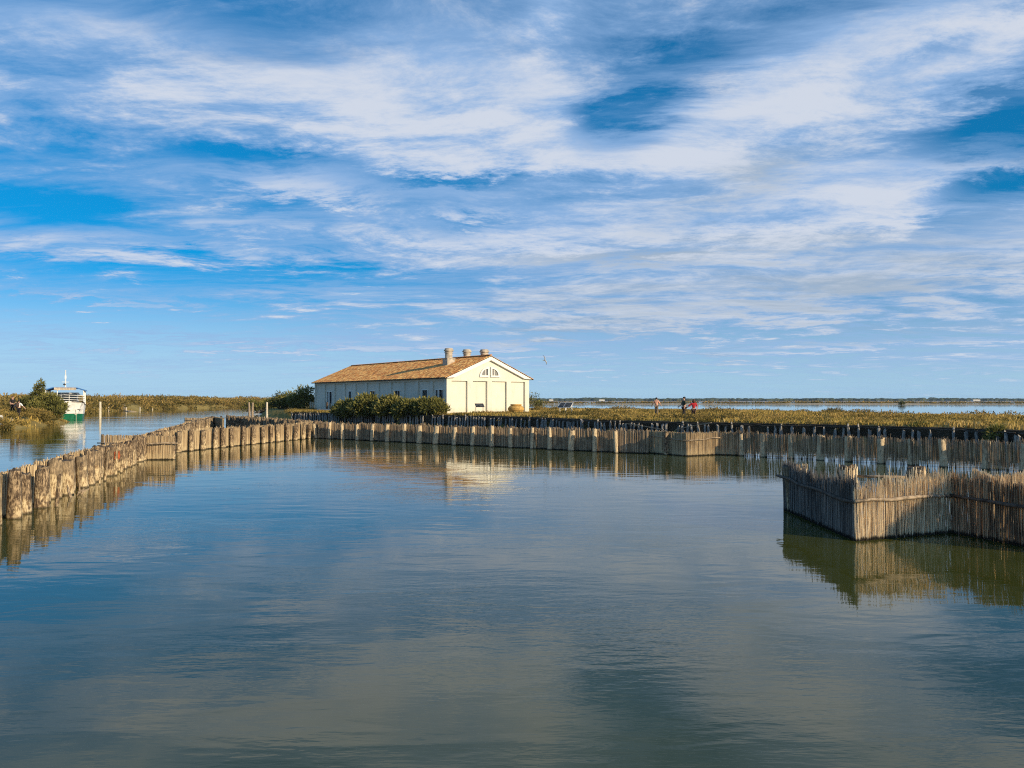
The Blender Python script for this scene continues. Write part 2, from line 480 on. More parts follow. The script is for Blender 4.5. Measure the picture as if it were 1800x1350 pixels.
M['terra'] = plain('ochre_terracotta', (.50, .305, .085), .7, .22, 4)
M['rope'] = plain('pale_rope', (.42, .37, .28), .9, .2, 9)
M['skin'] = plain('skin', (.52, .31, .22), .6, .06, 6)
M['hair'] = plain('dark_hair', (.022, .016, .013), .6, .2, 20)
M['hair_br'] = plain('brown_hair', (.085, .042, .025), .6, .2, 20)
M['c_peach'] = plain('peach_top', (.72, .36, .23), .85, .1, 8)
M['c_green'] = plain('olive_shirt', (.062, .068, .045), .85, .15, 8)
M['c_red'] = plain('red_shirt', (.46, .022, .030), .85, .12, 8)
M['c_black'] = plain('black_cloth', (.020, .018, .020), .9, .2, 8)
M['c_white'] = plain('white_shirt', (.76, .74, .72), .85, .05, 8)
M['c_brown'] = plain('brown_cloth', (.075, .045, .036), .9, .2, 8)
M['c_khaki'] = plain('khaki_cloth', (.22, .16, .11), .9, .15, 8)
M['gull_grey'] = plain('gull_feather_grey', (.09, .09, .10), .8, .1, 9)
M['gull_white'] = plain('gull_feather_white', (.72, .71, .68), .8, .05, 9)

# ================================================================== water
wb = MB()
wb.add([(-3500, -60, 0), (3500, -60, 0), (3500, 3700, 0), (-3500, 3700, 0)], [(0, 1, 2, 3)])
tag(wb.build('lagoon_water', M['water']), kind='structure')

# ================================================================== banks
def sdf(poly, X, Y):
    """signed distance (+ inside) of points to a polygon"""
    P = np.asarray(poly, float); d = np.full(X.shape, 1e9); ins = np.zeros(X.shape, bool)
    for i in range(len(P)):
        a, b = P[i], P[(i+1) % len(P)]
        e = b-a; wx, wy = X-a[0], Y-a[1]
        t = np.clip((wx*e[0]+wy*e[1])/(e@e), 0, 1)
        d = np.minimum(d, np.hypot(wx-t*e[0], wy-t*e[1]))
        c = (a[1] > Y) != (b[1] > Y)
        with np.errstate(divide='ignore', invalid='ignore'):
            xi = (b[0]-a[0])*(Y-a[1])/(b[1]-a[1]+1e-12)+a[0]
        ins ^= c & (X < xi)
    return np.where(ins, d, -d)
class Bank:
    def __init__(self, poly, top, edge, rough, lift=None, s=.12):
        self.poly, self.top, self.edge, self.rough, self.lift, self.s = poly, top, edge, rough, lift, s
    def z(self, X, Y):
        X = np.asarray(X, float); Y = np.asarray(Y, float)
        d = sdf(self.poly, X, Y)
        t = np.clip((d+.15)/(self.edge+.15), 0, 1); t = t*t*(3-2*t)
        n_ = np.array([fbm(a, b, self.s) for a, b in zip(X.ravel(), Y.ravel())]).reshape(X.shape)
        top = self.top + self.rough*n_ + (self.lift(X, Y) if self.lift else 0)
        return -.7 + (top+.7)*t, d
    def mesh(self, name, x0, x1, y0, y1, step, mat):
        xs = np.arange(x0, x1+step, step); ys = np.arange(y0, y1+step, step)
        X, Y = np.meshgrid(xs, ys); Z, D = self.z(X, Y)
        k = len(xs); v = np.column_stack([X.ravel(), Y.ravel(), Z.ravel()])
        keep = Z.ravel() > -.69; fs = []
        for j in range(len(ys)-1):
            for i in range(k-1):
                q = (j*k+i, j*k+i+1, (j+1)*k+i+1, (j+1)*k+i)
                if keep[q[0]] or keep[q[1]] or keep[q[2]] or keep[q[3]]: fs.append(q)
        b = MB(); b.v = [tuple(r) for r in v]; b.f = fs; b.m = [0]*len(fs); b.t = [.5]*len(b.v)
        return tag(b.build(name, mat, smooth=True), kind='structure')
ISLE = [(48, 20), (36, 34), (27.7, 43.5), (26.9, 47), (21.2, 54), (13, 60.5), (7.5, 66), (3.1, 75), (-2, 82), (-8, 87.8), (-19, 98), (-29, 105.5),
        (-39, 124), (-48, 154), (-66, 215), (-95, 300), (-60, 330), (-5, 300), (2, 170), (9, 122), (12, 112), (33, 93), (43, 67), (62, 40)]
def isle_rise(X, Y):
    d = sdf(ISLE, X, Y); t = np.clip((d-1)/16, 0, 1)
    return (.40*t*t*(3-2*t))*np.clip((X-1)/8, 0, 1)
isle = Bank(ISLE, 1.08, .9, .10, isle_rise)
isle.mesh('marsh_island', -98, 64, 18, 332, 1.5, M['marsh'])
LEFT = [(-40, 40), (-42.5, 65), (-47, 80), (-52, 95), (-59, 104), (-66, 118), (-80, 150), (-92, 176), (-97, 230), (-99, 290), (-80, 420), (-500, 420), (-400, 30)]
def left_rise(X, Y):
    d = sdf(LEFT, X, Y); t = np.clip((d-2)/18, 0, 1)
    return 1.1*t*np.clip((Y-135)/25, 0, 1)
leftb = Bank(LEFT, 1.25, 3.0, .22, left_rise)
leftb.mesh('left_bank', -330, -38, 38, 420, 2.5, M['marsh'])

def scatter(poly_bank, n, xr, yr, keep):
    X = RNG.uniform(*xr, n); Y = RNG.uniform(*yr, n)
    Z, D = poly_bank.z(X, Y)
    ok = keep(X, Y, D) & (D > .05)
    return X[ok], Y[ok], Z[ok], D[ok]
def in_view(X, Y, pad=40):
    px = CX + F*X/np.maximum(Y, 1); return (px > -pad) & (px < 1800+pad)
def blades(X, Y, Z, h, w, per, tintf, lean=.45):
    """tufts of tapering blades as one vertex soup"""
    n_ = len(X)*per
    bx = np.repeat(X, per) + RNG.normal(0, .10, n_); by = np.repeat(Y, per) + RNG.normal(0, .10, n_); bz = np.repeat(Z, per)
    hh = np.repeat(h, per)*RNG.uniform(.55, 1.15, n_); ang = RNG.uniform(0, 2*np.pi, n_)
    ww = w*RNG.uniform(.6, 1.4, n_)
    la = RNG.uniform(0, 2*np.pi, n_); ll = hh*RNG.uniform(.1, lean, n_)
    cx, cy = np.cos(ang)*ww, np.sin(ang)*ww
    v = np.empty((n_, 4, 3))
    v[:, 0] = np.column_stack([bx-cx, by-cy, bz-.06]); v[:, 1] = np.column_stack([bx+cx, by+cy, bz-.06])
    mx_, my_ = bx+np.cos(la)*ll*.45, by+np.sin(la)*ll*.45
    v[:, 2] = np.column_stack([mx_+cx*.8, my_+cy*.8, bz+hh*.6])
    v[:, 3] = np.column_stack([bx+np.cos(la)*ll, by+np.sin(la)*ll, bz+hh])
    t = np.clip(np.repeat(tintf, per)+RNG.normal(0, .14, n_), 0, 1)
    return v.reshape(-1, 3), np.arange(n_*4).reshape(-1, 4), np.repeat(t, 4)
def soup(name, v, f, t, mat, parent=None):
    me = bpy.data.meshes.new(name)
    nv, nf = len(v), len(f)
    me.vertices.add(nv); me.vertices.foreach_set('co', np.ascontiguousarray(v, dtype=np.float32).ravel())
    me.loops.add(nf*f.shape[1]); me.loops.foreach_set('vertex_index', f.ravel().astype(np.int32))
    me.polygons.add(nf); me.polygons.foreach_set('loop_start', np.arange(0, nf*f.shape[1], f.shape[1], dtype=np.int32))
    me.materials.append(mat)
    ca = me.color_attributes.new('tint', 'FLOAT_COLOR', 'POINT')
    ca.data.foreach_set('color', np.repeat(np.asarray(t, np.float32), 4))
    me.update(calc_edges=True); me.validate()
    return link(name, me, parent)
def patchy(X, Y, s, z=0.): return np.array([fbm(a, b, s, z) for a, b in zip(X, Y)])

HOUSE_P = Vector((-7.55, 92.0)); U_G = Vector((.794, .608)); U_S = Vector((-.608, .794)); HW, HL = 12.2, 37.1
def off_house(X, Y, pad=.2):
    rx, ry = X-HOUSE_P.x, Y-HOUSE_P.y
    u = rx*U_G.x+ry*U_G.y; w = rx*U_S.x+ry*U_S.y
    return ~((u > -pad) & (u < HW+pad) & (w > -pad) & (w < HL+pad))
# grass of the island
X, Y, Z, D = scatter(isle, 52000, (-32, 50), (36, 128), lambda X, Y, D: in_view(X, Y) & off_house(X, Y) & (RNG.random(len(X)) < np.clip(75/Y, .35, 1)**1.5))
pn = patchy(X, Y, .16); pn2 = patchy(X, Y, .45, 5)
h = .17+.10*np.clip(pn, -1, 1)+.14*np.clip(pn2, 0, 1)+.03
near_house = (~off_house(X, Y, 4.0)); h = np.where(near_house, h*.75, h)
ti = .48+.28*pn+.2*pn2
v, f, t = blades(X, Y, Z, h, .035, 7, ti)
tag(soup('salt_marsh_grass', v, f, t, M['grass']), 'golden green salt marsh grass covering the island bank', 'grass', kind='stuff')
# grass of the left bank
X, Y, Z, D = scatter(leftb, 60000, (-150, -40), (42, 200), lambda X, Y, D: in_view(X, Y) & (D < 26) & (RNG.random(len(X)) < np.clip(80/Y, .2, 1)**1.3))
pn = patchy(X, Y, .14)
h = .26+.20*np.clip(pn, -1, 1)+.08
v, f, t = blades(X, Y, Z, h, .045, 7, .50+.35*pn)
tag(soup('bank_grass', v, f, t, M['grass']), 'tall golden grass on the left bank of the canal', 'grass', kind='stuff')

# ---- leafy masses
def sprigs(C, R, n, L, Wd, up=.45, tshift=0., shell=.45):
    """sprays of small leaf faces filling ellipsoid clumps: centres C, radii R"""
    C = np.asarray(C, float); R = np.asarray(R, float)
    pw_ = np.prod(R, axis=1)**.66; k = RNG.choice(len(C), n, p=pw_/pw_.sum())
    d = RNG.normal(size=(n, 3)); d /= np.linalg.norm(d, axis=1)[:, None]
    rr = (shell+(1-shell)*RNG.random(n))**.7*RNG.uniform(.75, 1.3, n)
    p = C[k]+d*R[k]*rr[:, None]
    g = d+RNG.normal(0, .55, (n, 3)); g[:, 2] += up; g /= np.linalg.norm(g, axis=1)[:, None]
    s = np.cross(g, RNG.normal(size=(n, 3))); s /= np.linalg.norm(s, axis=1)[:, None]
    l = L*RNG.uniform(.5, 1.4, n)[:, None]; w = Wd*RNG.uniform(.6, 1.3, n)[:, None]
    v = np.stack([p-s*w*.5, p+g*l*.5-s*w, p+g*l, p+g*l*.55+s*w], 1)
    ct = (RNG.normal(0, .15, len(C))+.30*np.array([fbm(a_[0], a_[1], .09, 4.) for a_ in C]))[k]
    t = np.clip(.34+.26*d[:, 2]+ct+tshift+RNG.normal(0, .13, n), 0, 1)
    return v.reshape(-1, 3), np.arange(n*4).reshape(-1, 4), np.repeat(t, 4)
def bush(name, base, w, dep, hgt, n, label, group=None, mat='bush', leaf=.22, tshift=0., sparse=.45, nclump=None, top=None):
    """shrub: a few leaning limbs and a crown of clumps"""
    o = empty(name, base); tag(o, label, 'bush', group)
    nc = nclump or max(8, int(w*dep*1.7)+8)
    C, R, st = [], [], MB()
    for i in range(nc):
        a = random.uniform(0, 2*math.pi); q = math.sqrt(random.random())
        x, y = q*math.cos(a)*w*.42, q*math.sin(a)*dep*.42
        zt = hgt*(1-.55*q*q)*random.uniform(.5, .92)
        r = random.uniform(.11, .20)*min(w, hgt*1.4)
        if top and i < len(top):
            x, y, zt = top[i][0], top[i][1], top[i][2]
            if len(top[i]) > 3: r = top[i][3]
        C.append((x, y, max(.25, zt-r*.35))); R.append((r*1.15, r*1.15, r*.85))
        if i % 2 == 0:
            st.tube([(x*.15, y*.15, -.15), (x*.5, y*.5, zt*.45), (x, y, zt*.95)], [.055, .04, .014], 5)
    st.build('stem', M['bark'], o)
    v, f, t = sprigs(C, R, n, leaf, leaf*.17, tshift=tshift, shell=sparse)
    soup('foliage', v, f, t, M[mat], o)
    return o

# ================================================================== house
def house():
    H0 = 1.12
    root = empty('long_white_house', (HOUSE_P.x, HOUSE_P.y, H0), math.atan2(U_G.y, U_G.x))
    tag(root, 'long cream plastered building with orange tiled roof and three chimneys', 'building')
    EV, PK = 4.22, 6.76                    # eaves and peak above the ground
    hw = HW/2
    rk = (PK-EV)/hw
    # ---- gable wall, in local x (width), z ; its face is y = 0
    b = MB()
    pan = [(.056, .238), (.302, .474), (.532, .712), (.768, .948)]
    ptop = 3.78
    b.box(0, HW, .26, .40, -.3, ptop)                                   # recessed field behind the panels
    b.prism([(0, ptop), (HW, ptop), (HW, EV), (hw, PK-.02), (0, EV)], 0, .40)
    b.build('gable_wall', M['plaster'], root)
    edges = [0]+[e for p_ in pan for e in p_]+[1]
    for i in range(0, len(edges), 2):
        q = MB(); q.box(edges[i]*HW, edges[i+1]*HW, 0, .257, -.3, ptop-.002); q.build('pilaster', M['plaster'], root)
    # rake mouldings
    for s in (0, 1):
        q = MB()
        def X_(x): return x if s == 0 else HW-x
        for pl in ([(-.12, EV-.12), (.95, EV+rk*.95-.45), (.95, EV+rk*.95), (-.12, EV-.05)], [(.95, EV+rk*.95-.45), (hw, PK-.45), (hw, PK), (.95, EV+rk*.95)]):
            q.prism([(X_(x), z) for x, z in pl][::(1 if s == 0 else -1)], -.34, -.003)
        q.build('rake_moulding', M['trim'], root)
    # quarter-round windows
    for s in (-1, 1):
        cx, z0 = hw+s*.13, 4.28
        arc = [(cx+s*1.38*math.cos(a), z0+1.22*math.sin(a)) for a in np.linspace(0, math.pi/2, 10)]
        inn = [(cx+s*(.18+.92*math.cos(a)), z0+.20+.80*math.sin(a)) for a in np.linspace(0, math.pi/2, 10)]
        win = empty('quarter_window'); win.parent = root
        q = MB()                                                         # frame as a strip between two outlines
        o_ = [(cx, z0)]+arc; i_ = [(cx+s*.18, z0+.20)]+inn
        k = len(o_)
        vs = [(x, -.16, z) for x, z in o_]+[(x, -.16, z) for x, z in i_]+[(x, -.004, z) for x, z in o_]+[(x, .06, z) for x, z in i_]
        fs = []
        for i in range(k):
            j = (i+1) % k
            fs += [(i, j, k+j, k+i), (i, j, 2*k+j, 2*k+i), (k+i, k+j, 3*k+j, 3*k+i)]
        q.add(vs, fs); q.build('frame', M['trim'], win)
        q = MB(); q.prism(i_, -.035, -.02); q.build('pane', M['pane_grey'], win)
        q = MB(); q.box(cx+s*.56-.035, cx+s*.56+.035, -.09, -.04, z0+.19, z0+.95); q.build('glazing_bar', M['trim'], win)
    # ---- long wall: local x = 0, runs along y
    nb = 11; pitch = HL/nb; pil = .62; top = 3.80
    wins = {0: 'double', 1: 'single', 3: 'wide', 5: 'wide', 7: 'narrow', 9: 'double'}
    def slab(q, y0, y1, z0, z1, x0=.17, x1=.40): q.box(x0, x1, y0, y1, z0, z1)
    q = MB(); q.box(0, .40, .402, HL, top, EV-.03); q.build('frieze', M['plaster'], root)
    for i in range(nb+1):
        c0 = i*pitch; y0, y1 = max(.402, c0-pil/2), min(HL, c0+pil/2)
        if i == 0: y1 = .55
        q = MB(); slab(q, y0, y1, -.3, top-.002, 0); q.build('pilaster', M['plaster'], root)
    for i in range(nb):
        y0 = i*pitch+(pil/2 if i else .55)+.0; y1 = (i+1)*pitch-pil/2
        kind = wins.get(i)
        q = MB()
        if not kind:
            slab(q, y0, y1, -.3, top-.002); q.build('wall_panel', M['plaster'], root); continue
        m = (y0+y1)/2
        ww = {'double': 1.62, 'single': 1.15, 'wide': 1.5, 'narrow': .85}[kind]
        a, c = m-ww/2, m+ww/2; zb, zt = (.55 if i == 0 else .95), 2.72
        slab(q, y0, a, -.3, top-.002); slab(q, c, y1, -.3, top-.002); slab(q, a, c, -.3, zb); slab(q, a, c, zt, top-.002)
        q.build('wall_panel', M['plaster'], root)
        w_ = empty('window'); w_.parent = root
        q = MB(); fr = .09
        q.box(.10, .24, a-fr, a, zb-fr, zt+fr); q.box(.10, .24, c, c+fr, zb-fr, zt+fr)
        q.box(.102, .238, a, c, zt, zt+fr); q.box(.06, .238, a-.02, c+.02, zb-fr, zb)
        if kind == 'double': q.box(.12, .25, m+.12, m+.36, zb, zt)
        q.build('frame', M['trim'], w_)
        q = MB(); q.box(.31, .35, a, c, zb, zt); q.build('pane', M['glass'], w_)
        if kind == 'double':
            q = MB(); q.box(.25, .29, m+.36, c, zb, zt); q.build('shutter', M['shutter'], w_)
            q = MB(); q.box(.25, .29, a, a+.32, zb, zt); q.build('shutter', M['shutter'], w_)
        elif kind != 'wide':
            q = MB(); q.box(.25, .29, a, c, zb, zt)
            for z in np.arange(zb+.1, zt-.05, .14): q.box(.235, .249, a+.06, c-.06, z, z+.06)
            q.build('shutter', M['shutter'], w_)
        else:
            q = MB(); q.box(.25, .29, m-.03, m+.03, zb, zt); q.build('glazing_bar', M['shutter'], w_)
    q = MB(); q.box(.12, HW-.12, HL-.3, HL-.002, -.3, EV); q.box(HW-.4, HW-.002, .402, HL-.302, -.3, EV-.03)
    q.prism([(0.0, EV), (HW, EV), (hw, PK-.05)], HL-.3, HL-.004)
    q.build('rear_wall', M['plaster'], root)
    # ---- roof: two slabs and rows of barrel tiles
    roof = empty('roof'); roof.parent = root
    ov, y0, y1 = .42, -.37, HL+.25
    sl = math.hypot(1, rk)
    for s in (-1, 1):
        q = MB()
        xe = -ov if s < 0 else HW+ov
        ze = EV-rk*ov
        poly = [(xe, ze-.02), (xe, ze+.07), (hw-s*-.0, PK+.09), (hw, PK)]
        q.prism(poly if s < 0 else poly[::-1], y0, y1); q.build('roof_deck', M['wood_dark'], roof)
        q = MB()
        run = hw+ov; nrow = 18; step = run/nrow; ncol = int((y1-y0)/.235)
        cw = (y1-y0)/ncol
        for c in range(ncol):
            yc = y0+(c+.5)*cw
            for r in range(nrow):
                u0 = r*step; u1 = u0+step*1.12
                j = random.uniform(-.012, .012); dz = random.uniform(0, .018)
                vs = []
                for (u, lift, rr) in ((u0, .105, .5), (u1, .075, .42)):
                    x = xe-s*u; z = ze+rk*u+lift*1.0+dz
                    for a in (0, .25, .5, .75, 1):
                        vs.append((x, yc+j+cw*rr*1.02*-math.cos(math.pi*a), z+.085*math.sin(math.pi*a)-.03))
                fs = [(k, k+1, 6+k, 5+k) for k in range(4)]+[(0, 1, 2, 3, 4)]
                q.add(vs, fs, tint=random.random())
        tag(q.build('roof_tiles', M['tile'], roof), kind='stuff')
    q = MB()
    for k in range(int((y1-y0)/.42)):
        ya = y0+k*.42
        vs = []
        for (y, rr) in ((ya, .17), (ya+.46, .14)):
            for a in (0, .25, .5, .75, 1): vs.append((hw-rr*math.cos(math.pi*a), y, PK+.13+rr*.8*math.sin(math.pi*a)))
        q.add(vs, [(k_, k_+1, 6+k_, 5+k_) for k_ in range(4)]+[(0, 1, 2, 3, 4)], tint=random.random()*.5)
    tag(q.build('ridge_tiles', M['tile'], roof), kind='stuff')
    # ---- chimneys
    for (x, y, zt, base) in ((hw-2.0, 5.9, PK+1.22, True), (hw+2.3, 8.2, PK+1.36, True), (hw+2.3, 4.3, PK+1.16, True)):
        zr = PK-abs(x-hw)*rk
        ch = empty('chimney', (x, y, 0)); ch.parent = root
        zb = zr+.75
        q = MB(); q.box(-.55, .55, -.55, .55, zr-.5, zb); q.box(-.6, .6, -.6, .6, zb+.002, zb+.07); q.build('base', M['stone'], ch)
        q = MB(); q.lathe([(.47, zb+.07), (.46, zt-.62), (.56, zt-.60), (.56, zt-.52), (.47, zt-.50), (.47, zt-.40)], n=18); q.build('stack', M['stone'], ch)
        q = MB(); q.lathe([(.47, zt-.398), (.62, zt-.36), (.62, zt-.24), (.54, zt-.20), (.50, zt-.02), (.40, zt), (.32, zt-.06)], n=18); q.build('pot', M['stone'], ch)
    return root
m_, T = newmat('window_net_grey')
finish(T, T.mix(T.ramp(T.noise(wpos(T), 5, 3, .5), .4, .6), (.17, .165, .15), (.24, .23, .21)), .3, spec=.5)
M['pane_grey'] = m_
house()

# ================================================================== logs, fences
def log_mesh(seed, n=11, r=.5, h=1.0, knobby=.10, mat='log'):
    """unit log, radius about .5 and height 1, uneven and split at the top"""
    rs = random.Random(seed); b = MB(); rings = [0, .2, .42, .62, .82, .95, 1.0]
    vs, fs = [], []
    ph = [rs.uniform(0, 6.28) for _ in range(4)]
    bx, by = rs.uniform(-.12, .12), rs.uniform(-.12, .12)
    for i, t in enumerate(rings):
        for j in range(n):
            a = 2*math.pi*j/n
            rr = r*(1+knobby*(math.sin(2*a+ph[0]+t*2)+.6*math.sin(3*a+ph[1]-t*3)+.5*math.sin(5*a+ph[2]))+rs.uniform(-.05, .05))
            rr *= 1-.10*t+(.05 if i == 0 else 0)-(.07 if i == len(rings)-1 else 0)
            zz_ = t*h+(rs.uniform(-.035, .03) if i >= len(rings)-2 else 0)
            vs.append((rr*math.cos(a)+bx*t*t, rr*math.sin(a)+by*t*t, zz_))
    for i in range(len(rings)-1):
        for j in range(n):
            fs.append((i*n+j, i*n+(j+1) % n, (i+1)*n+(j+1) % n, (i+1)*n+j))
    b.add(vs, fs, mat=0)
    k = (len(rings)-1)*n; c = len(vs)
    b.add([vs[k+j] for j in range(n)]+[(bx, by, h*1.0+rs.uniform(-.02, .03))], [(j, (j+1) % n, n) for j in range(n)], mat=1)
    me = b.mesh('log', [M[mat], M['logtop']])
    sm = [p_.material_index == 0 for p_ in me.polygons]; me.polygons.foreach_set('use_smooth', sm)
    return me
LOGS = [log_mesh(s) for s in range(9)]
PALE_LOGS = [log_mesh(s, mat='log_pale') for s in range(20, 27)]
def post(parent, x, y, dia, z1, z0=-.5, lean=(0, 0), name='post', meshes=None):
    o = link(name, random.choice(meshes or LOGS), parent)
    o.location = (x, y, z0); o.scale = (dia, dia, z1-z0)
    o.rotation_euler = (lean[0], lean[1], random.uniform(0, 6.28))
    return o
def reeds(b, p0, p1, z1, per=95, rad=.009, z0=-.12, ragged=.07, layers=2, thick=.05, gap=0., short=0., short_z=(.25, .5), lean=.02, nrm=None):
    """vertical reed stalks side by side between two ground points"""
    p0 = Vector((p0[0], p0[1])); p1 = Vector((p1[0], p1[1])); L = (p1-p0).length
    d = (p1-p0)/L; nr = Vector((-d.y, d.x))
    sd = random.random()*100
    for ly in range(layers):
        n_ = int(L*per)
        for i in range(n_):
            s = (i+random.uniform(-.4, .4))/n_*L
            g = mnoise.noise(Vector((s*3.1+sd, ly*7., 0)))
            if gap and (random.random() < gap*(1+1.2*g)): continue
            w = nr*(((ly+.5)/layers-.5)*thick+random.gauss(0, thick*.16))
            q = p0+d*s+w
            zt = (z1(s/L) if callable(z1) else z1)+random.gauss(0, ragged*.55)+ragged*.9*mnoise.noise(Vector((s*2.3+sd, 0, 0)))
            if random.random() < .07: zt += random.uniform(.0, 1.4)*ragged
            za = z0
            if short and random.random() < short*(1+.8*g): za = random.uniform(*short_z)
            lx, ly_ = random.gauss(0, lean), random.gauss(0, lean*.6)
            r = rad*random.uniform(.7, 1.35); hh = zt-za
            e = d*(lx*hh)+nr*(ly_*hh)
            vs = []
            for (c, zc, rr) in ((q, za, r), (q+e, zt, r*.75)):
                for k in ((1, .3), (-.3, 1), (-1, -.3), (.3, -1)): vs.append((c.x+k[0]*rr, c.y+k[1]*rr, zc))
            b.add(vs, [(0, 1, 5, 4), (1, 2, 6, 5), (2, 3, 7, 6), (3, 0, 4, 7), (4, 5, 6, 7)], tint=random.random()**1.1)
def rail(parent, pts, r=.028, mat='pole', name='rail', wob=.03):
    b = MB(); P = []
    for i in range(len(pts)-1):
        a, c = Vector(pts[i]), Vector(pts[i+1]); k = max(2, int((c-a).length/.45))
        for j in range(k): P.append(a.lerp(c, j/k))
    P.append(Vector(pts[-1]))
    P = [p_+Vector((random.gauss(0, wob*.3), random.gauss(0, wob*.3), random.gauss(0, wob))) for p_ in P]
    b.tube(P, [r*random.uniform(.8, 1.2) for _ in P], 6)
    return b.build(name, M[mat], parent, smooth=True)
def lerp2(a, b, t): return (a[0]+(b[0]-a[0])*t, a[1]+(b[1]-a[1])*t)

# ---- near left palisade: stout logs with reed matting on the canal side
W1a, W1b = (-10.4, 15.0), (-29.4, 78.6)
def palisade():
    L = math.dist(W1a, W1b); d = ((W1b[0]-W1a[0])/L, (W1b[1]-W1a[1])/L); nl = (-d[1], d[0])   # nl: canal side
    o = empty('log_palisade', (W1a[0], W1a[1], 0)); tag(o, 'long row of stout weathered logs along the canal at left', 'fence')
    s = .2; k = 0
    while s < L:
        near = s < 26
        dia = random.uniform(.30, .42) if near else random.uniform(.26, .36)
        x, y = d[0]*s+random.gauss(0, .06), d[1]*s+random.gauss(0, .03)
        post(o, x, y, dia, random.uniform(.93, 1.12), lean=(random.gauss(0, .03), random.gauss(0, .03)))
        if near and random.random() < .45:                                # slim stake beside the log
            a = random.uniform(.2, .34)
            post(o, x-nl[0]*a, y-nl[1]*a, random.uniform(.06, .11), random.uniform(.7, 1.15), lean=(random.gauss(0, .07), random.gauss(0, .07)), name='stake')
        s += random.uniform(.82, 1.12) if near else random.uniform(.75, 1.1); k += 1
    n_ = 16
    for i in range(n_):
        a, c = L*i/n_, L*(i+1)/n_-.03; b = MB(); w = .30
        reeds(b, (d[0]*a+nl[0]*w, d[1]*a+nl[1]*w), (d[0]*c+nl[0]*w, d[1]*c+nl[1]*w), random.uniform(.98, 1.06), per=60 if a < 26 else 45, rad=.012 if a < 26 else .016, thick=.08, ragged=.05)
        tag(b.build('reed_matting', M['reed_mud'], o), kind='stuff')
    return o
pal = palisade()
def on_line(p0, p1, px):
    t = x_on(p0, p1, px); return lerp2(p0, p1, t)

# a rust-red plate and a few broken branches among the logs
qx = on_line(W1a, W1b, 199); b = MB()
b.tube([(0, 0, .52), (.01, 0, .66), (0, 0, .80)], [.13, .15, .13], 9)
q = b.build('rusty_plate', plain('rusty_iron', (.36, .085, .030), .9, .4, 9), pal); q.location = (qx[0]-W1a[0]+.13, qx[1]-W1a[1]-.03, 0); q['label'] = 'rust red plate on a log'
for (px, dx1, dz1) in ((109, -.18, .32), (114, .22, .20), (120, .28, .16)):
    qx = on_line(W1a, W1b, px); b = MB()
    b.tube([(0, 0, -.15), (dx1*.5, -.05, dz1*.5), (dx1, .05, dz1)], [.05, .035, .015], 6)
    q = b.build('broken_branch', M['pole'], pal); q.location = (qx[0]-W1a[0]+.38, qx[1]-W1a[1]-.08, 0)
def weir(name, p0, p1, label, posts=None, spacing=1.35, dia=(.16, .24), ztop=1.1, mat='reed_old', side=1, per=66, rad=.0115, post_top=(-.05, .12), thin_from=None, group=None, wob=.06, ends=(.16, .16), railz=None, ragged=.09, proud=.0, logs=None):
    """reed wall on posts; side = +1 puts the posts left of p0->p1"""
    o = empty(name, (p0[0], p0[1], 0)); tag(o, label, 'fence', group)
    L = math.dist(p0, p1); d = ((p1[0]-p0[0])/L, (p1[1]-p0[1])/L); nl = (-d[1]*side, d[0]*side)
    S = sorted(t*L for t in posts) if posts else list(np.arange(.05, L, spacing))
    if not posts: S = [s+random.uniform(-.15, .15) for s in S]
    for s in S:
        dd = random.uniform(*dia)
        x, y = d[0]*s+nl[0]*(dd*.35+proud), d[1]*s+nl[1]*(dd*.35+proud)
        post(o, x, y, dd, ztop+random.uniform(*post_top), lean=(random.gauss(0, .035), random.gauss(0, .035)), meshes=logs)
        if random.random() < .3:
            post(o, x+d[0]*.2, y+d[1]*.2, random.uniform(.07, .11), ztop+random.uniform(-.1, .12), lean=(random.gauss(0, .06), random.gauss(0, .06)), name='stake')
    E = [0]+[s for s in S if .3 < s < L-.3]+[L]
    for a, c in zip(E[:-1], E[1:]):
        b = MB(); za, zc = ztop+random.uniform(-wob, wob), ztop+random.uniform(-wob, wob)
        sag = random.uniform(-.02, .06)
        bow = random.uniform(-.06, .03)
        mid = ((a+c)/2)
        thin = thin_from is not None and (a+c)/2 > thin_from
        for (u, w_) in ((a, mid), (mid, c)):
            f0 = (u-a)/(c-a); f1 = (w_-a)/(c-a)
            o0 = -(ends[0]+(ends[1]-ends[0])*f0)+bow*(math.sin(math.pi*f0)); o1 = -(ends[0]+(ends[1]-ends[0])*f1)+bow*math.sin(math.pi*f1)
            q0 = (d[0]*u+nl[0]*o0, d[1]*u+nl[1]*o0); q1 = (d[0]*w_+nl[0]*o1, d[1]*w_+nl[1]*o1)
            reeds(b, q0, q1, lambda t, f0=f0, f1=f1: za+(zc-za)*(f0+(f1-f0)*t)-sag*math.sin(math.pi*(f0+(f1-f0)*t)),
                  per=per, rad=rad*(.8 if thin else 1), thick=.06, ragged=ragged, layers=2,
                  short=.62 if thin else 0., short_z=(.08, .40), gap=.04 if thin else .0, lean=.022 if thin else .012)
        tag(b.build('reed_panel', M[mat], o), kind='stuff')
    if railz:
        for a, c in zip(E[:-1], E[1:]):
            if random.random() < .75:
                rail(o, [(d[0]*a, d[1]*a, railz+random.gauss(0, .03)), (d[0]*c, d[1]*c, railz+random.gauss(0, .03))], .02)
    return o
W2a, W2b = (-17.3, 40.0), (-13.9, 56.2)
W3a, W3b = (-13.8, 56.0), (21.5, 27.8)
W4a, W4b = (-13.9, 57.6), (-28.0, 78.6)
px2 = [311, 335, 355, 376, 391, 407, 426, 444, 462, 476, 488, 503, 517, 531, 541, 554]
weir('lit_reed_fence', W2a, W2b, 'sunlit mud-caked reed fence with dark posts joining the palisade at left', posts=[min(.995, max(.005, x_on(W2a, W2b, p_))) for p_ in px2],
     mat='reed_mud', side=-1, dia=(.20, .28), ztop=1.07)
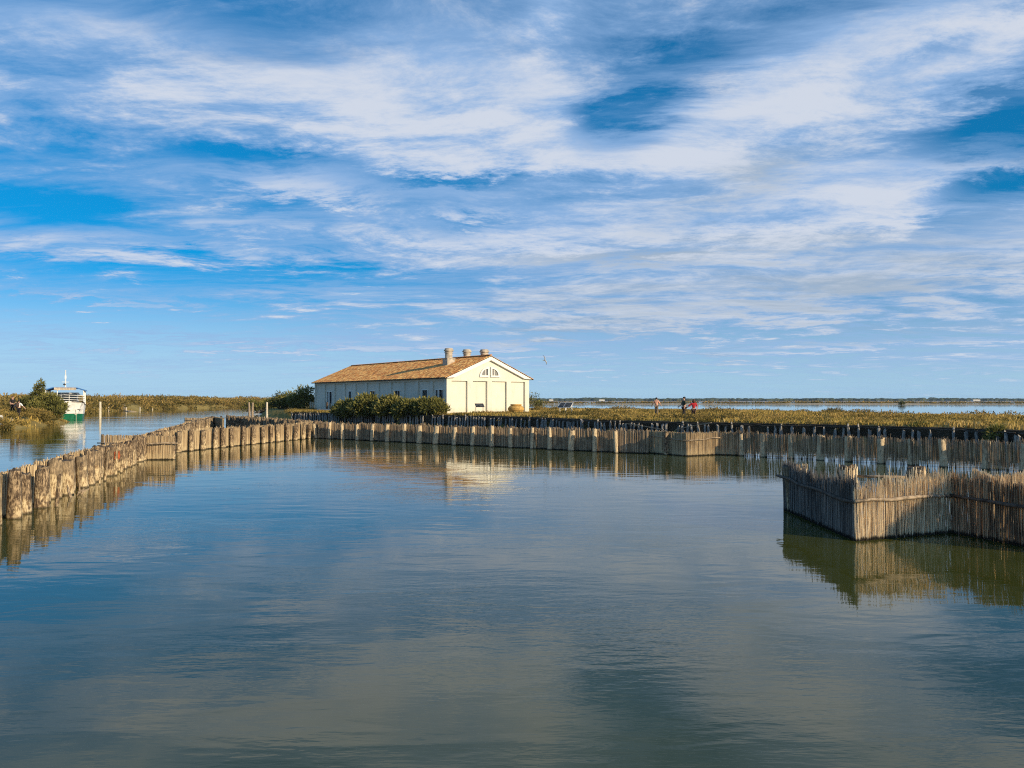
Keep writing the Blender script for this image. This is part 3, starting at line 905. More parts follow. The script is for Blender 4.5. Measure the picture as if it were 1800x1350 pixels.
px3 = [562, 583, 608, 633, 657, 686, 714, 742, 770, 802, 834, 869, 902, 939, 971, 1008, 1049, 1088]
weir('shaded_reed_fence', W3a, lerp2(W3a, W3b, x_on(W3a, W3b, 1134)), 'long shaded reed fence with sunlit posts below the house', posts=[x_on(W3a, lerp2(W3a, W3b, x_on(W3a, W3b, 1134)), p_) for p_ in px3],
     side=-1, dia=(.22, .34), ztop=1.08, ends=(-.06, .32), proud=.13, logs=PALE_LOGS)
J = tuple(at_z(1299, 800.5)[:2])
px3b = [1304, 1343, 1392, 1443, 1493, 1548, 1603, 1661, 1729, 1799, 1880]
weir('frayed_reed_fence', J, W3b, 'frayed reed fence with gaps at its foot, behind the near reed pen', posts=[max(.004, x_on(J, W3b, p_)) for p_ in px3b],
     side=-1, dia=(.26, .36), ztop=1.10, thin_from=.5, post_top=(-.06, .03), ends=(-.20, .14), logs=PALE_LOGS)
weir('dark_post_fence', W4b, W4a, 'dark fence of close posts in shade beside the weir gap', spacing=.62, dia=(.26, .36), ztop=1.06, side=-1, mat='reed_old')
# small box that stands out of the long fence
B0, B1, B2 = at_z(1134, 795.5), at_z(1207, 802), at_z(1261, 799.5)
o = empty('reed_box', (B0.x, B0.y, 0)); tag(o, 'square reed pen jutting from the long fence, one side sunlit', 'fence')
def rel(p_, o=o): return (p_[0]-o.location.x, p_[1]-o.location.y)
for a, c in ((B0, B1), (B1, B2), (B2, (J[0], J[1]))):
    b = MB(); reeds(b, rel(a), rel(c), 1.10, per=52, rad=.016, ragged=.06); tag(b.build('reed_panel', M['reed_mud'], o), kind='stuff')
rail(o, [(*rel(B0), .86), (*rel(B1+Vector((-.02, -.1, 0))), .78), (*rel(B2+Vector((.1, -.1, 0))), .84)], .03)
for q_ in (B0+Vector((.15, .25, 0)), B1+Vector((.1, .3, 0)), B2+Vector((-.1, .25, 0)), B1+Vector((-.8, .9, 0))):
    post(o, *rel(q_), .26, 1.12)
# cross panels by the palisade
def cross(name, A, C, z, label, mat='reed_mud', rz=None, rl=None):
    o = empty(name, (A[0], A[1], 0)); tag(o, label, 'fence')
    b = MB(); e = (C[0]-A[0], C[1]-A[1])
    reeds(b, (0, 0), e, z, per=55, rad=.014, ragged=.03); tag(b.build('reed_panel', M[mat], o), kind='stuff')
    for t in (0, 1): post(o, e[0]*t, e[1]*t+.08, .16, z+.03)
    if rl: rail(o, [(rl[0][0]-A[0], rl[0][1]-A[1], rl[0][2]), (rl[1][0]-A[0], rl[1][1]-A[1], rl[1][2])], .032, wob=.012)
    return o
cross('cross_panel', at_z(246, 808.5), at_z(304, 808), 1.06, 'square sunlit reed panel with a pole across it, right of palisade', rl=[at_z(243, 780, .74), at_z(313, 778.5, .76)])
A = at_d(179, 766, 36.5); C = at_d(238, 764, 36.5)
cross('cross_panel', A, C, 1.06, 'pale reed panel sticking out on the canal side of palisade', rl=[at_d(171, 779, 36.4), at_d(240, 778, 36.3)])
A = at_d(325, 735, 73); C = at_d(372, 732, 73)
cross('cross_panel', A, C, 1.02, 'small pale reed panel at the far end of the palisade', rl=[at_d(324, 739, 72.9), at_d(372, 737, 72.9)])
A = at_d(378, 731, 76); C = at_d(392, 733, 70)
cross('end_panel', A, C, 1.05, 'sunlit reed panel closing the palisade at the weir gap')
g = at_d(389, 730, 72)
o = empty('gate_post', (g.x, g.y, 0)); tag(o, 'thin dark post with a bar across the weir gap', 'post')
b = MB(); b.tube([(0, 0, -.4), (.02, 0, .6), (0, 0, 1.25)], .09, 8); b.build('post', M['pole_dark'], o)
b = MB(); q_ = at_d(401, 735.5, 74); b.tube([(0, 0, g.z-.25), (q_.x-g.x, q_.y-g.y, g.z-.27)], .035, 6); b.build('bar', M['pole_dark'], o)

# ---- near right pen
N0, N1, N2, N3 = at_z(1380, 896), at_z(1504, 951), at_z(1672, 936), Vector((9.75, 13.6, 0))
o = empty('near_reed_pen', (N1.x, N1.y, 0)); tag(o, 'zigzag reed wall standing in the water nearest at right', 'fence')
def rl_(p_): return (p_[0]-N1.x, p_[1]-N1.y)
def pen_panel(a, c, z, mat='reed', **k):
    b = MB(); reeds(b, rl_(a), rl_(c), z, **k); return tag(b.build('reed_panel', M[mat], o), kind='stuff')
pen_panel(N0, N1, lambda t: 1.10-.10*math.sin(math.pi*t), per=140, rad=.0064, ragged=.13, gap=.0, thick=.07, layers=3, mat='reed_shade_grey')
pm = N1.lerp(N2, .40)
pen_panel(N1, pm-(N2-N1).normalized()*.02, lambda t: 1.0+.06*t, per=105, rad=.0064, ragged=.12, layers=3, thick=.08, lean=.03)
pen_panel(pm+(N2-N1).normalized()*.02, N2, lambda t: 1.08+.06*t, per=105, rad=.0064, ragged=.15, layers=3, thick=.09, lean=.055)
nm = N2.lerp(N3, .42)
pen_panel(N2, nm, lambda t: 1.14, per=125, rad=.0065, ragged=.10, layers=3, gap=.18, thick=.08, lean=.03, mat='reed_shade_brown')
pen_panel(nm, N3, lambda t: 1.10, per=125, rad=.0065, ragged=.11, layers=3, gap=.28, thick=.08, lean=.03, mat='reed_shade_brown')
off = Vector((-.07, -.03, 0))
rail(o, [(*rl_(N0+Vector((-.12, .25, 0))), .84), (*rl_(N0.lerp(N1, .5)+Vector((-.08, 0, 0))), .76), (*rl_(N1+Vector((-.06, -.07, 0))), .75)], .034, 'pole_dark', wob=.018)
rail(o, [(*rl_(N1+Vector((-.05, -.10, 0))), .76), (*rl_(N1.lerp(N2, .5)+Vector((.03, -.09, 0))), .78), (*rl_(N2+Vector((-.06, -.10, 0))), .76)], .036, 'pole', wob=.012)
rail(o, [(*rl_(N2+Vector((-.09, -.04, 0))), .77), (*rl_(N3+Vector((-.10, 0, 0))), .74)], .036, 'pole_dark', wob=.014)
b = MB(); q_ = rl_(pm+Vector((.0, -.035, 0))); b.tube([(q_[0], q_[1], -.2), (q_[0]-.02, q_[1], 1.02)], .022, 6); b.build('batten', M['pole_dark'], o)
# posts and back wall of the pen
for (px, py, d, dia) in ((1400, 818, 19.3, .42), (1487, 818, 18.4, .42), (1607, 822, 18.0, .40), (1480, 843, 17.4, .34)):
    c = at_d(px, py, d); post(o, *rl_(c), dia, c.z, lean=(random.gauss(0, .02), random.gauss(0, .02)))
    b = MB()                                                            # a collar of broken reeds round each post
    for _ in range(70):
        a = random.uniform(-2.6, .6); r = dia*.53; q_ = rl_(c)
        zt = c.z+random.uniform(-.30, .05)
        b.tube([(q_[0]+r*math.cos(a), q_[1]+r*math.sin(a), -.1), (q_[0]+r*1.06*math.cos(a), q_[1]+r*1.06*math.sin(a), zt)], .012, 4, tint=random.random())
    tag(b.build('reed_collar', M['reed'], o), kind='stuff')
c0, c1 = at_d(1500, 836, 18.3), at_d(1592, 838, 17.9)
rail(o, [(*rl_(c0), c0.z), (*rl_(c1), c1.z)], .035, 'pole', wob=.01)
K0, K1, K2 = at_d(1712, 827, 17.8), at_d(1738, 836, 16.4), at_d(1830, 826, 17.2)
for a, c in ((K0, K1), (K1, K2)):
    b = MB(); reeds(b, rl_(a), rl_(c), 1.12, per=95, rad=.009, ragged=.06, layers=2); tag(b.build('reed_panel', M['reed'], o), kind='stuff')

# ================================================================== pile wall of the island
PL = ISLE[1:12]
pw = empty('pile_wall', (0, 0, 0)); tag(pw, 'row of bleached piles holding the dark island bank', 'retaining wall')
def pile_mesh(seed):
    rs = random.Random(seed); b = MB()
    b.tube([(0, 0, 0), (rs.uniform(-.1, .1), rs.uniform(-.1, .1), .5), (rs.uniform(-.2, .2), 0, 1)], [.5, .47, .40], 7)
    return b.mesh('pile', M['pile'])
PILES = [pile_mesh(s) for s in range(6)]
acc = 0.
npile = 0
backing = MB()
for a, c in zip(PL[:-1], PL[1:]):
    L = math.dist(a, c); d = ((c[0]-a[0])/L, (c[1]-a[1])/L); nr = (d[1], -d[0])
    if nr[0]*(-.77)+nr[1]*(-.64) < 0: nr = (-nr[0], -nr[1])
    s = 0.
    while s < L:
        x, y = a[0]+d[0]*s, a[1]+d[1]*s
        px = CX+F*x/y
        if -30 < px < 1850 and random.random() > .13:
            o = post(pw, x+nr[0]*.22, y+nr[1]*.22, random.uniform(.17, .27), random.uniform(.70, .92), -.4, (random.gauss(0, .04), random.gauss(0, .06)), 'pile', PILES)
            npile += 1
        s += random.uniform(.30, .52) if px < 1250 else random.uniform(.36, .85)
    backing.add([(a[0]+nr[0]*.02, a[1]+nr[1]*.02, -.4), (c[0]+nr[0]*.02, c[1]+nr[1]*.02, -.4), (c[0]+nr[0]*.02, c[1]+nr[1]*.02, 1.0), (a[0]+nr[0]*.02, a[1]+nr[1]*.02, 1.0),
                 (c[0]-nr[0]*1.2, c[1]-nr[1]*1.2, 1.0), (a[0]-nr[0]*1.2, a[1]-nr[1]*1.2, 1.0)], [(0, 1, 2, 3), (3, 2, 4, 5)])
    rail(pw, [(a[0]+nr[0]*.30, a[1]+nr[1]*.30, .90), (c[0]+nr[0]*.30, c[1]+nr[1]*.30, .90)], .03, 'pole_dark', wob=.02)
backing.build('earth_face', M['soil'], pw)
# loose poles leaning on the bank
for k, (p0, p1, lab) in enumerate((((1100, 744.5), (1166, 755.5), 'thin fallen pole slanting down right against the pile wall'), ((1188, 755), (1250, 743), 'thin fallen pole slanting up right against the pile wall'))):
    A, C = at_d(*p0, 63.5-k*3), at_d(*p1, 60.5-k*3)
    b = MB(); b.tube([(0, 0, 0), tuple((C-A)*.5+Vector((0, 0, .03))), tuple(C-A)], .035, 6)
    q = b.build('fallen_pole', M['pole']); q.location = A; tag(q, lab, 'pole', 'fallen poles')
# ================================================================== bushes
def gz(bank, x, y): return float(bank.z(np.array([x]), np.array([y]))[0][0])
HB = [ # px, depth, width m, height m, leaves, label
    (612, 98, 4.2, 2.1, 5200, 'low left end of the dark tamarisks by the house, drooping to the water'),
    (648, 96, 4.4, 2.9, 5600, 'tall dark tamarisk bush before the third window bay of the house'),
    (688, 94, 4.6, 2.8, 5600, 'broad dark tamarisk bush at the middle of the house wall'),
    (727, 91.5, 4.0, 3.0, 5200, 'tamarisk bush with a pointed top before the house wall'),
    (757, 90, 3.6, 2.1, 4200, 'low greyish tamarisk bush nearest the corner of the house')]
for (px, d, w, h_, n_, lab) in HB:
    c = at_d(px, 720, d)
    bush('tamarisk_bush', (c.x, c.y, gz(isle, c.x, c.y)-.1 if gz(isle, c.x, c.y) > .3 else .6), w, 3.0, h_, n_, lab, 'tamarisks in front of the house', leaf=.46, sparse=.2)
for (px, d, w, h_, n_, lab) in ((455, 150, 7, 2.6, 2600, 'brownish low bush at the island tip behind mooring poles'), (497, 132, 6.5, 3.2, 3600, 'dark round bush between the mooring poles and the house'),
                               (536, 126, 5.0, 4.2, 3400, 'taller bush with thin top close to the far end of the house'), (517, 138, 6, 3.6, 2600, 'loose bush behind the leaning paddle-topped pole')):
    c = at_d(px, 720, d); z = gz(isle, c.x, c.y)
    bush('tamarisk_bush', (c.x, c.y, max(.4, z)-.1), w, 4.0, h_, n_, lab, 'bushes beyond the house', leaf=.42, sparse=.25, tshift=.02)
for k, (px, py, d, w, h_, lab) in enumerate(((1372, 748, 57.5, 2.6, 1.0, 'dark leafy clump hanging over the piles left of the others'), (1480, 755, 54.6, 1.6, .9, 'small green clump between leaning piles'), (1620, 757, 50.5, 3.0, 1.25, 'large green clump growing over the pile wall'), (1765, 762, 45.0, 3.2, 1.1, 'wide dark clump over the piles at the right edge'))):
    c = at_d(px, py, d)
    bush('bank_shrub', (c.x, c.y, .22), w, 1.3, h_, 1500, lab, 'shrubs on the pile wall', leaf=.20, sparse=.2, tshift=.04, nclump=9)
c = at_d(931, 730, 80.5)
bush('dry_shrub', (c.x, c.y, .35), 1.3, .9, .8, 500, 'small reddish dry shrub on the piles below the house corner', None, 'bush_far', .2, .3)
for (px, py, d, w, h_, lab) in ((936, 720, 108, 2.6, 3.4, 'thin bare sapling rising behind the right corner of the house'), (948, 716, 116, 2.4, 1.7, 'small dark shrub right of the sapling by the house')):
    c = at_d(px, py, d)
    bush('sapling', (c.x, c.y, 1.0), w, 2.0, h_, 420, lab, None, leaf=.3, sparse=.2)
c = at_d(1336, 725, 78); bush('marsh_shrub', (c.x, c.y, 1.0), 1.9, 1.5, .75, 700, 'low dark shrub on the skyline of the bank, right of walkers', None, 'bush_far', .2)
c = at_d(1470, 722, 84); bush('marsh_shrub', (c.x, c.y, 1.0), 3.4, 1.5, .95, 900, 'rounded low shrub on the bank before the lagoon', None, 'bush_far', .2)
# left bank
c = at_d(80, 740, 93)
bush('tamarisk_bush', (c.x, c.y, .4), 6.0, 4.5, 2.6, 12000, 'big green tamarisk in front of the white boat', None, leaf=.36, sparse=.25,
     nclump=34, top=[(-1.3, .5, 3.1, .55), (-1.0, .4, 3.6, .42), (-.7, .3, 4.1, .26), (-1.15, .3, 4.0, .22), (-.8, .4, 4.5, .13), (1.6, -.8, 2.0), (1.9, -1.0, 1.2), (-2.2, 0, 2.3), (.4, 0, 2.7), (0, -.5, 2.4), (1.1, 0, 2.3), (-2.8, 0, 1.8)], tshift=.02)
c = at_d(52, 725, 99); bush('tamarisk_bush', (c.x, c.y, .9), 4.0, 3.0, 2.4, 2600, 'darker tamarisk behind the two walkers on left bank', None, leaf=.36, sparse=.25)
# low scrub mounds on both banks
def mounds(bank, n_, xr, yr, keep, hs, name, label, leaves, size):
    X, Y, Z, D = scatter(bank, n_, xr, yr, keep)
    k = patchy(X, Y, .10, 3.); hh = hs*(.40+1.9*np.clip(k+.05, 0, 1.1))*RNG.uniform(.6, 1.3, len(X))
    r = RNG.uniform(.5, 1.3, len(X))*(hs/.4)**.5
    C = np.column_stack([X, Y, Z+hh*.15]); R_ = np.column_stack([r, r, hh])
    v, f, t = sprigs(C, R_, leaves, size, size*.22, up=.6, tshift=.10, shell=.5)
    t = np.clip(t-.22*np.clip(patchy(v[::4, 0], v[::4, 1], .10, 3.), 0, 1).repeat(4), 0, 1)
    tag(soup(name, v, f, t, M['bush_far']), label, 'scrub', kind='stuff')
mounds(isle, 3600, (-32, 50), (36, 128), lambda X, Y, D: in_view(X, Y) & off_house(X, Y, 1.5), .24, 'marsh_scrub', 'low olive and brown scrub growing in patches over the island', 130000, .17)
mounds(leftb, 3000, (-150, -40), (42, 150), lambda X, Y, D: in_view(X, Y) & (D < 40), .36, 'bank_scrub', 'low olive scrub growing through the grass of the left bank', 80000, .24)
# far bank shrub belt, one mass
C, R = [], []
for _ in range(1100):
    t = random.random()
    yy = 150+t*200; 
    e = np.interp(yy, [104, 118, 150, 176, 230, 290, 420], [-59, -66, -80, -92, -97, -99, -80])
    xx = e-.3-abs(random.gauss(0, 1))*14
    if not (-60 < CX+F*xx/yy < 640): continue
    hh = max(.5, 1.25+.9*fbm(xx, yy, .06)+random.uniform(-.4, .5))*min(1, .6+abs(xx-e)/9)
    px_ = CX+F*xx/yy
    if 205 < px_ < 237 and abs(px_-(232-17*min(1, max(0, (abs(xx-e))/22)))) < 11 and abs(xx-e) < 22: continue
    C.append((xx, yy, gz(leftb, xx, yy)+hh*.3)); r = random.uniform(.8, 1.7); R.append((r*1.3, r*1.3, hh*.62))
for _ in range(160):
    yy = random.uniform(112, 150); e = np.interp(yy, [104, 118, 150], [-59, -66, -80]); xx = e-7-abs(random.gauss(0, 1))*22
    if not (-60 < CX+F*xx/yy < 640): continue
    C.append((xx, yy, 1.1+.5)); r = random.uniform(.8, 1.6); R.append((r*1.3, r*1.3, random.uniform(.5, 1.5)))
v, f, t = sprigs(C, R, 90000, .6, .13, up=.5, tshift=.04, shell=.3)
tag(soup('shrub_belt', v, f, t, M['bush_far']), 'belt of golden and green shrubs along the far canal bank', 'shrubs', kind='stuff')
# sandy slipway on the far bank, laid on the slope
b = MB(); rows = []
for t in np.linspace(0, 1, 10):
    pxl, pxr = 225-16*t+1.5*math.sin(t*6), 240-21*t+2*math.sin(t*4)
    d_ = 175.5+t*26
    for px in (pxl, pxr):
        c = at_d(px, 710, d_); rows.append((c.x, c.y, max(.10, gz(leftb, c.x, c.y)+.22)))
n_ = len(rows)
b.add(rows+[(x, y, z-.8) for x, y, z in rows], [(2*i, 2*i+1, 2*i+3, 2*i+2) for i in range(9)]+[(2*i, 2*i+2, n_+2*i+2, n_+2*i) for i in range(9)]+[(2*i+1, n_+2*i+1, n_+2*i+3, 2*i+3) for i in range(9)]+[(0, n_, n_+1, 1)])
tag(b.build('sandy_path', mat_ground('trodden_path', (.30, .235, .15), (.38, .31, .21), (.22, .17, .10), .5), smooth=True), kind='structure')

# ================================================================== lagoon beyond: spit, mudflat, woods
def strip(name, x0, x1, y0, y1, zt, mat, nx=160, s=.01):
    b = MB(); vs, fs = [], []
    rows = [(0, -.3), (.12, zt*.55), (.35, zt), (.7, zt), (1, -.3)]
    for i in range(nx+1):
        x = x0+(x1-x0)*i/nx; wob = fbm(x, 3, s)*8
        ht = 1+.5*fbm(x, 9, s*3)
        for (t, z) in rows: vs.append((x, y0+(y1-y0)*t+wob*(1-t), z if z < 0 else z*ht))
    k = len(rows)
    for i in range(nx):
        for j in range(k-1): fs.append((i*k+j, i*k+j+1, (i+1)*k+j+1, (i+1)*k+j))
    b.add(vs, fs); return tag(b.build(name, mat, smooth=True), kind='structure')
strip('sand_spit', -40, 900, 455, 520, .34, M['sand'])
strip('mudflat', -2400, 2600, 900, 1700, .25, M['mud'], 200, .002)
C, R = [], []
for _ in range(900):
    x = random.uniform(-40, 520); y = random.uniform(480, 510)
    hh = max(.15, .45+.55*fbm(x, 2, .03)+random.uniform(-.2, .3))
    C.append((x, y, .4+hh*.3)); R.append((random.uniform(1, 3), 1.5, hh))
v, f, t = sprigs(C, R, 26000, .9, .25, shell=.2, tshift=-.05)
tag(soup('spit_scrub', v, f, t, M['bush_far']), 'low dark scrub along the sand spit in the lagoon', 'scrub', kind='stuff')
# far woodland: lumpy ridge of crowns
b = MB()
for (y0, x0, x1, hb, hv, n_) in ((2500, -2600, 2600, 7.4, 2.6, 900), (3300, -3000, 3000, 10.5, 2.6, 700)):
    for i in range(n_):
        x = x0+(x1-x0)*(i+random.random())/n_
        k = fbm(x, y0, .0042); h_ = hb*(.72+.35*k)+hv*random.random()**2
        if x < 0: h_ *= .82
        w = random.uniform(8, 18)
        b.ball((x, y0+random.uniform(0, 70), h_*.30), (w, w*.8, h_*.70), 7, 5, tint=random.random())
tag(b.build('far_woodland', M['woods']), 'thin dark line of woodland on the horizon', 'woods', kind='stuff')
def far_house(px, py0, d, w, h_, label):
    c = at_d(px, HZ, d); o = empty('far_building', (c.x, c.y, 0)); tag(o, label, 'building', 'buildings on the horizon')
    b = MB(); b.box(-w/2, w/2, 0, 14, -.5, h_); b.build('wall', M['offwhite'], o)
    b = MB(); b.prism([(-w/2-.6, h_+.002), (w/2+.6, h_+.002), (0, h_+h_*.22)], -.5, 14.5); b.build('roof', M['stone'], o)
far_house(335, 696, 2460, 11, 11.0, 'pale block on the left horizon, tallest of the far cluster')
far_house(343, 697, 2465, 9, 9.0, 'pale lower block right of the tallest on left horizon')
far_house(329, 698, 2455, 6, 8.8, 'narrow pale block left of the tallest on left horizon')
far_house(969, 702, 2300, 12, 3.4, 'tiny white building on the horizon just right of the house')
far_house(1058, 703, 2250, 16, 3.2, 'tiny white building on the horizon left of the walkers')
far_house(1717, 703, 2250, 20, 3.0, 'tiny white building on the horizon at far right')
# post and bush standing in the lagoon
c = at_z(1283, 720); o = empty('lagoon_marker', (c.x, c.y, 0)); tag(o, 'thin marker post in the lagoon behind the bank', 'post')
b = MB(); b.tube([(0, 0, -.3), (0, 0, 2.4)], .06, 6); b.build('pole', M['pole_dark'], o)
b = MB(); b.box(-.28, .28, -.05, .05, 2.3, 2.7); b.build('board', M['pole_dark'], o)
c = at_z(1585, 712.5); bush('marsh_shrub', (c.x, c.y, -.05), 2.6, 2.2, 2.4, 400, 'lone dark shrub standing in the lagoon near the sand spit', None, 'bush', .7, -.1)

# ================================================================== boat
def boat():
    c = at_z(131, 737.5)
    o = empty('passenger_boat', (c.x-5.1, c.y+7.0, 0), math.radians(27))
    tag(o, 'white passenger boat with green hull and blue canopy, behind the tamarisk', 'boat')
    L, BW = 13.0, 2.35
    st = [0, .04, .12, .25, .45, .7, 1.0]
    def half(t, z):                                # z 0..1 waterline to deck
        k = min(1, t/.13); base = (1-(1-k)**2.8)
        return BW*(base*(.90+.10*z)+.38*z*(1-k))+.04
    def ring(q, zs, mat):
        vs, fs = [], []
        for t in st:
            for (zr, za) in zs:
                sheer = .45*(1-min(1, t/.6))**2
                y = -L/2+L*t-(.9*zr if t == 0 else .9*zr*(1-t/.12) if t < .12 else 0)
                vs.append((half(t, zr), y, za+(sheer*zr)))
        k = len(zs)
        for i in range(len(st)-1):
            for j in range(k-1): fs.append((i*k+j, i*k+j+1, (i+1)*k+j+1, (i+1)*k+j))
        n_ = len(vs)
        vs2 = [(-x, y, z) for x, y, z in vs]; fs2 = [tuple(n_+i for i in f_[::-1]) for f_ in fs]
        q.add(vs+vs2, fs+fs2)
        q.add([vs[j] for j in range(k)]+[vs2[j] for j in range(k)], [(j, j+1, k+j+1, k+j) for j in range(k-1)])
        e = (len(st)-1)*k
        q.add([vs[e+j] for j in range(k)]+[vs2[e+j] for j in range(k)], [(j+1, j, k+j, k+j+1) for j in range(k-1)])
    q = MB(); ring(q, [(0, -.5), (.15, 0), (.35, .62)], 0); q.build('lower_hull', M['green'], o, smooth=False)
    q = MB(); ring(q, [(.37, .622), (.6, 1.15), (1, 1.95)], 0); q.build('upper_hull', M['white'], o)
    q = MB(); q.tube([(half(t, 1)+.03, -L/2+L*t-(.9 if t == 0 else .6 if t < .05 else 0), 1.97+.45*(1-min(1, t/.6))**2) for t in st], .06, 6)
    q.tube([(-half(t, 1)-.03, -L/2+L*t-(.9 if t == 0 else .6 if t < .05 else 0), 1.97+.45*(1-min(1, t/.6))**2) for t in st], .06, 6); q.build('gunwale', M['wood_dark'], o)
    q = MB(); q.box(-2.2, 2.2, -L/2+1.4, L/2-.1, 1.7, 1.78); q.build('deck', M['stone'], o)
    # deckhouse
    q = MB(); q.box(-1.55, 1.55, -2.6, 4.8, 1.78, 3.72); q.build('deckhouse', M['white'], o)
    for x in (-1.0, 0, 1.0):
        w_ = MB(); w_.box(x-.46, x+.46, -2.64, -2.61, 2.5, 3.58); w_.build('windscreen', M['glass'], o)
    for s in (-1, 1):
        for y in (-1.5, 0, 1.5, 3.0):
            w_ = MB(); w_.box(s*1.56-.015, s*1.56+.015, y-.55, y+.55, 2.7, 3.4); w_.build('side_window', M['glass'], o)
    # railing
    for s in (-1, 1):
        for i in range(9):
            t = .10+.88*i/8; y = -L/2+L*t; x = s*(half(t, 1)-.06); zb = 1.95+.45*(1-min(1, t/.6))**2
            p_ = MB(); p_.tube([(x, y, zb), (x, y, zb+1.0)], .05, 6); p_.build('stanchion', M['white'], o)
        for zr in (.36, .68, 1.0):
            r_ = MB(); r_.tube([(s*(half(.10+.88*i/8, 1)-.06), -L/2+L*(.10+.88*i/8), zr+1.95+.45*(1-min(1, (.10+.88*i/8)/.6))**2) for i in range(9)], .035, 5); r_.build('rail', M['white'], o)
    for zr in (.36, .68, 1.0):
        r_ = MB(); t = .10; r_.tube([(-(half(t, 1)-.06), -L/2+L*t, zr+2.26), (0, -L/2-.1, zr+2.36), (half(t, 1)-.06, -L/2+L*t, zr+2.26)], .035, 5); r_.build('bow_rail', M['white'], o)
    for s in (-1, 1):
        b_ = MB(); b_.box(s*2.26-.02, s*2.26+.02, -L/2+4.0, L/2-.2, 2.0, 2.75); b_.build('side_panel', M['white'], o)
    # canopy on posts
    q = MB(); prof = [(-2.6, 3.92), (-2.55, 4.08), (-1.5, 4.42), (0, 4.46), (1.5, 4.42), (2.55, 4.08), (2.6, 3.92)]
    q.prism(prof+[(2.45, 3.98), (1.45, 4.30), (0, 4.34), (-1.45, 4.30), (-2.45, 3.98)], -4.4, L/2-.3); q.build('canopy', M['blue'], o)
    q = MB(); q.box(-1.3, 1.4, -4.46, -4.402, 4.02, 4.40); q.build('canopy_valance', M['stone'], o)
    for s in (-1, 1):
        for y in (-4.2, -1.4, 1.4, 4.2, L/2-.6):
            p_ = MB(); p_.tube([(s*2.32, y, 1.9), (s*2.32, y, 4.08)], .07, 7); p_.build('canopy_post', M['white'], o)
    p_ = MB(); p_.tube([(-.9, -4.25, 2.2), (-.9, -4.25, 4.40)], .07, 7); p_.build('canopy_post', M['white'], o)
    # mast
    q = MB(); q.tube([(0, -2.2, 4.4), (0, -2.2, 6.9)], [.09, .05], 7); q.build('mast', M['white'], o)
    q = MB(); q.tube([(-.45, -2.2, 5.2), (.45, -2.2, 5.2)], .045, 6); q.box(-.1, .1, -2.3, -2.1, 5.65, 6.15); q.build('crosstree', M['white'], o)
    q = MB(); q.lathe([(.05, 0), (.16, .05), (.16, .22), (.05, .27)], (-.12, -2.35, 4.72), 10); q.build('lamp', M['black'], o)
    # anchor, fender, mooring line
    q = MB(); q.ball((1.35, -L/2+.35, .95), (.36, .28, .40), 12, 8); q.build('fender', M['white'], o, smooth=True)
    q = MB(); q.tube([(1.35, -L/2+.1, 1.9), (1.5, -L/2-.15, .9), (1.52, -L/2-.2, -.1)], .03, 5); q.build('mooring_line', M['rope'], o)
    q = MB(); q.prism([(.7, 1.58), (2.05, 1.32), (2.05, 1.24), (.7, 1.50)], -L/2+.05, -L/2+.25); q.build('rubbing_strake', M['black'], o)
    return o
boat()

# ================================================================== poles, stakes, small things
def pole(name, px, pyb, pyt, dia, mat, label, cat='pole', group=None, lean=0., paddle=False):
    c = at_z(px, pyb); top = at_d(px, pyt, c.y).z
    b = MB(); b.tube([(0, 0, -.6), (lean*.4, 0, top*.5), (lean, 0, top)], [dia*.55, dia*.5, dia*.42], 9)
    if paddle: b.ball((lean, 0, top-.2), (dia*.95, dia*.5, .5), 8, 6)
    o = b.build(name, M[mat], smooth=False); o.location = (c.x, c.y, 0)
    return tag(o, label, cat, group)
pole('mooring_pole', 176, 733.5, 706, .36, 'pole_pale', 'tall pale mooring pole alone in the canal right of boat')
pole('mooring_pole', 438.5, 732, 707, .34, 'pole', 'left one of the close pair of poles at island tip', lean=-.1)
pole('mooring_pole', 443.5, 732.5, 707.5, .36, 'pole', 'right one of the close pair of poles at island tip', lean=.05)
pole('mooring_pole', 469, 738, 707, .30, 'pole_pale', 'pale single pole standing between the pair and the bushes')
pole('paddle_pole', 523.5, 730, 697, .26, 'pole_pale', 'leaning pale pole with a rounded paddle top by bushes', lean=.55, paddle=True)
pole('mooring_pole', 546, 733, 706, .34, 'pole_pale', 'left pale pole of the two before the far house end')
pole('mooring_pole', 550, 733, 706.5, .32, 'pole_pale', 'right pale pole of the two before the far house end')
pole('mooring_pole', 575, 737, 707, .34, 'pole_dark', 'dark post before the far window of the house')
pole('mooring_pole', 580, 736, 708, .30, 'pole', 'brown post right behind the dark post by the house')
for (px, b_, t_, lab) in ((165, 724, 716, 'thin stake on far bank just left of mooring pole'), (191, 723, 715, 'pale stake on far bank right of the mooring pole'), (222, 722.5, 716, 'stake at the foot of sandy path'),
                          (246, 721.5, 715, 'stake right of the sandy path'), (268, 720.5, 715.5, 'small stake midway along the far bank'), (330, 718, 712.5, 'farthest stake along the far bank')):
    pole('bank_stake', px, b_, t_, .24, 'pole_pale', lab, 'stake', 'stakes along the far bank')
for (px, pyb, w, h_, lab) in ((3.5, 755, .28, 1.05, 'narrow white marker block at left edge of the near bank'), (19, 752, .45, .72, 'broad white marker block in grass on the left bank')):
    c = at_z(px, pyb); b = MB(); b.box(-w/2, w/2, -.2, .2, -.3, h_); b.box(-w/2+.05, w/2-.05, -.15, .15, h_+.002, h_+.06)
    o = b.build('marker_block', M['offwhite']); o.location = (c.x, c.y-.3, .2); tag(o, lab, 'marker', 'white marker blocks')
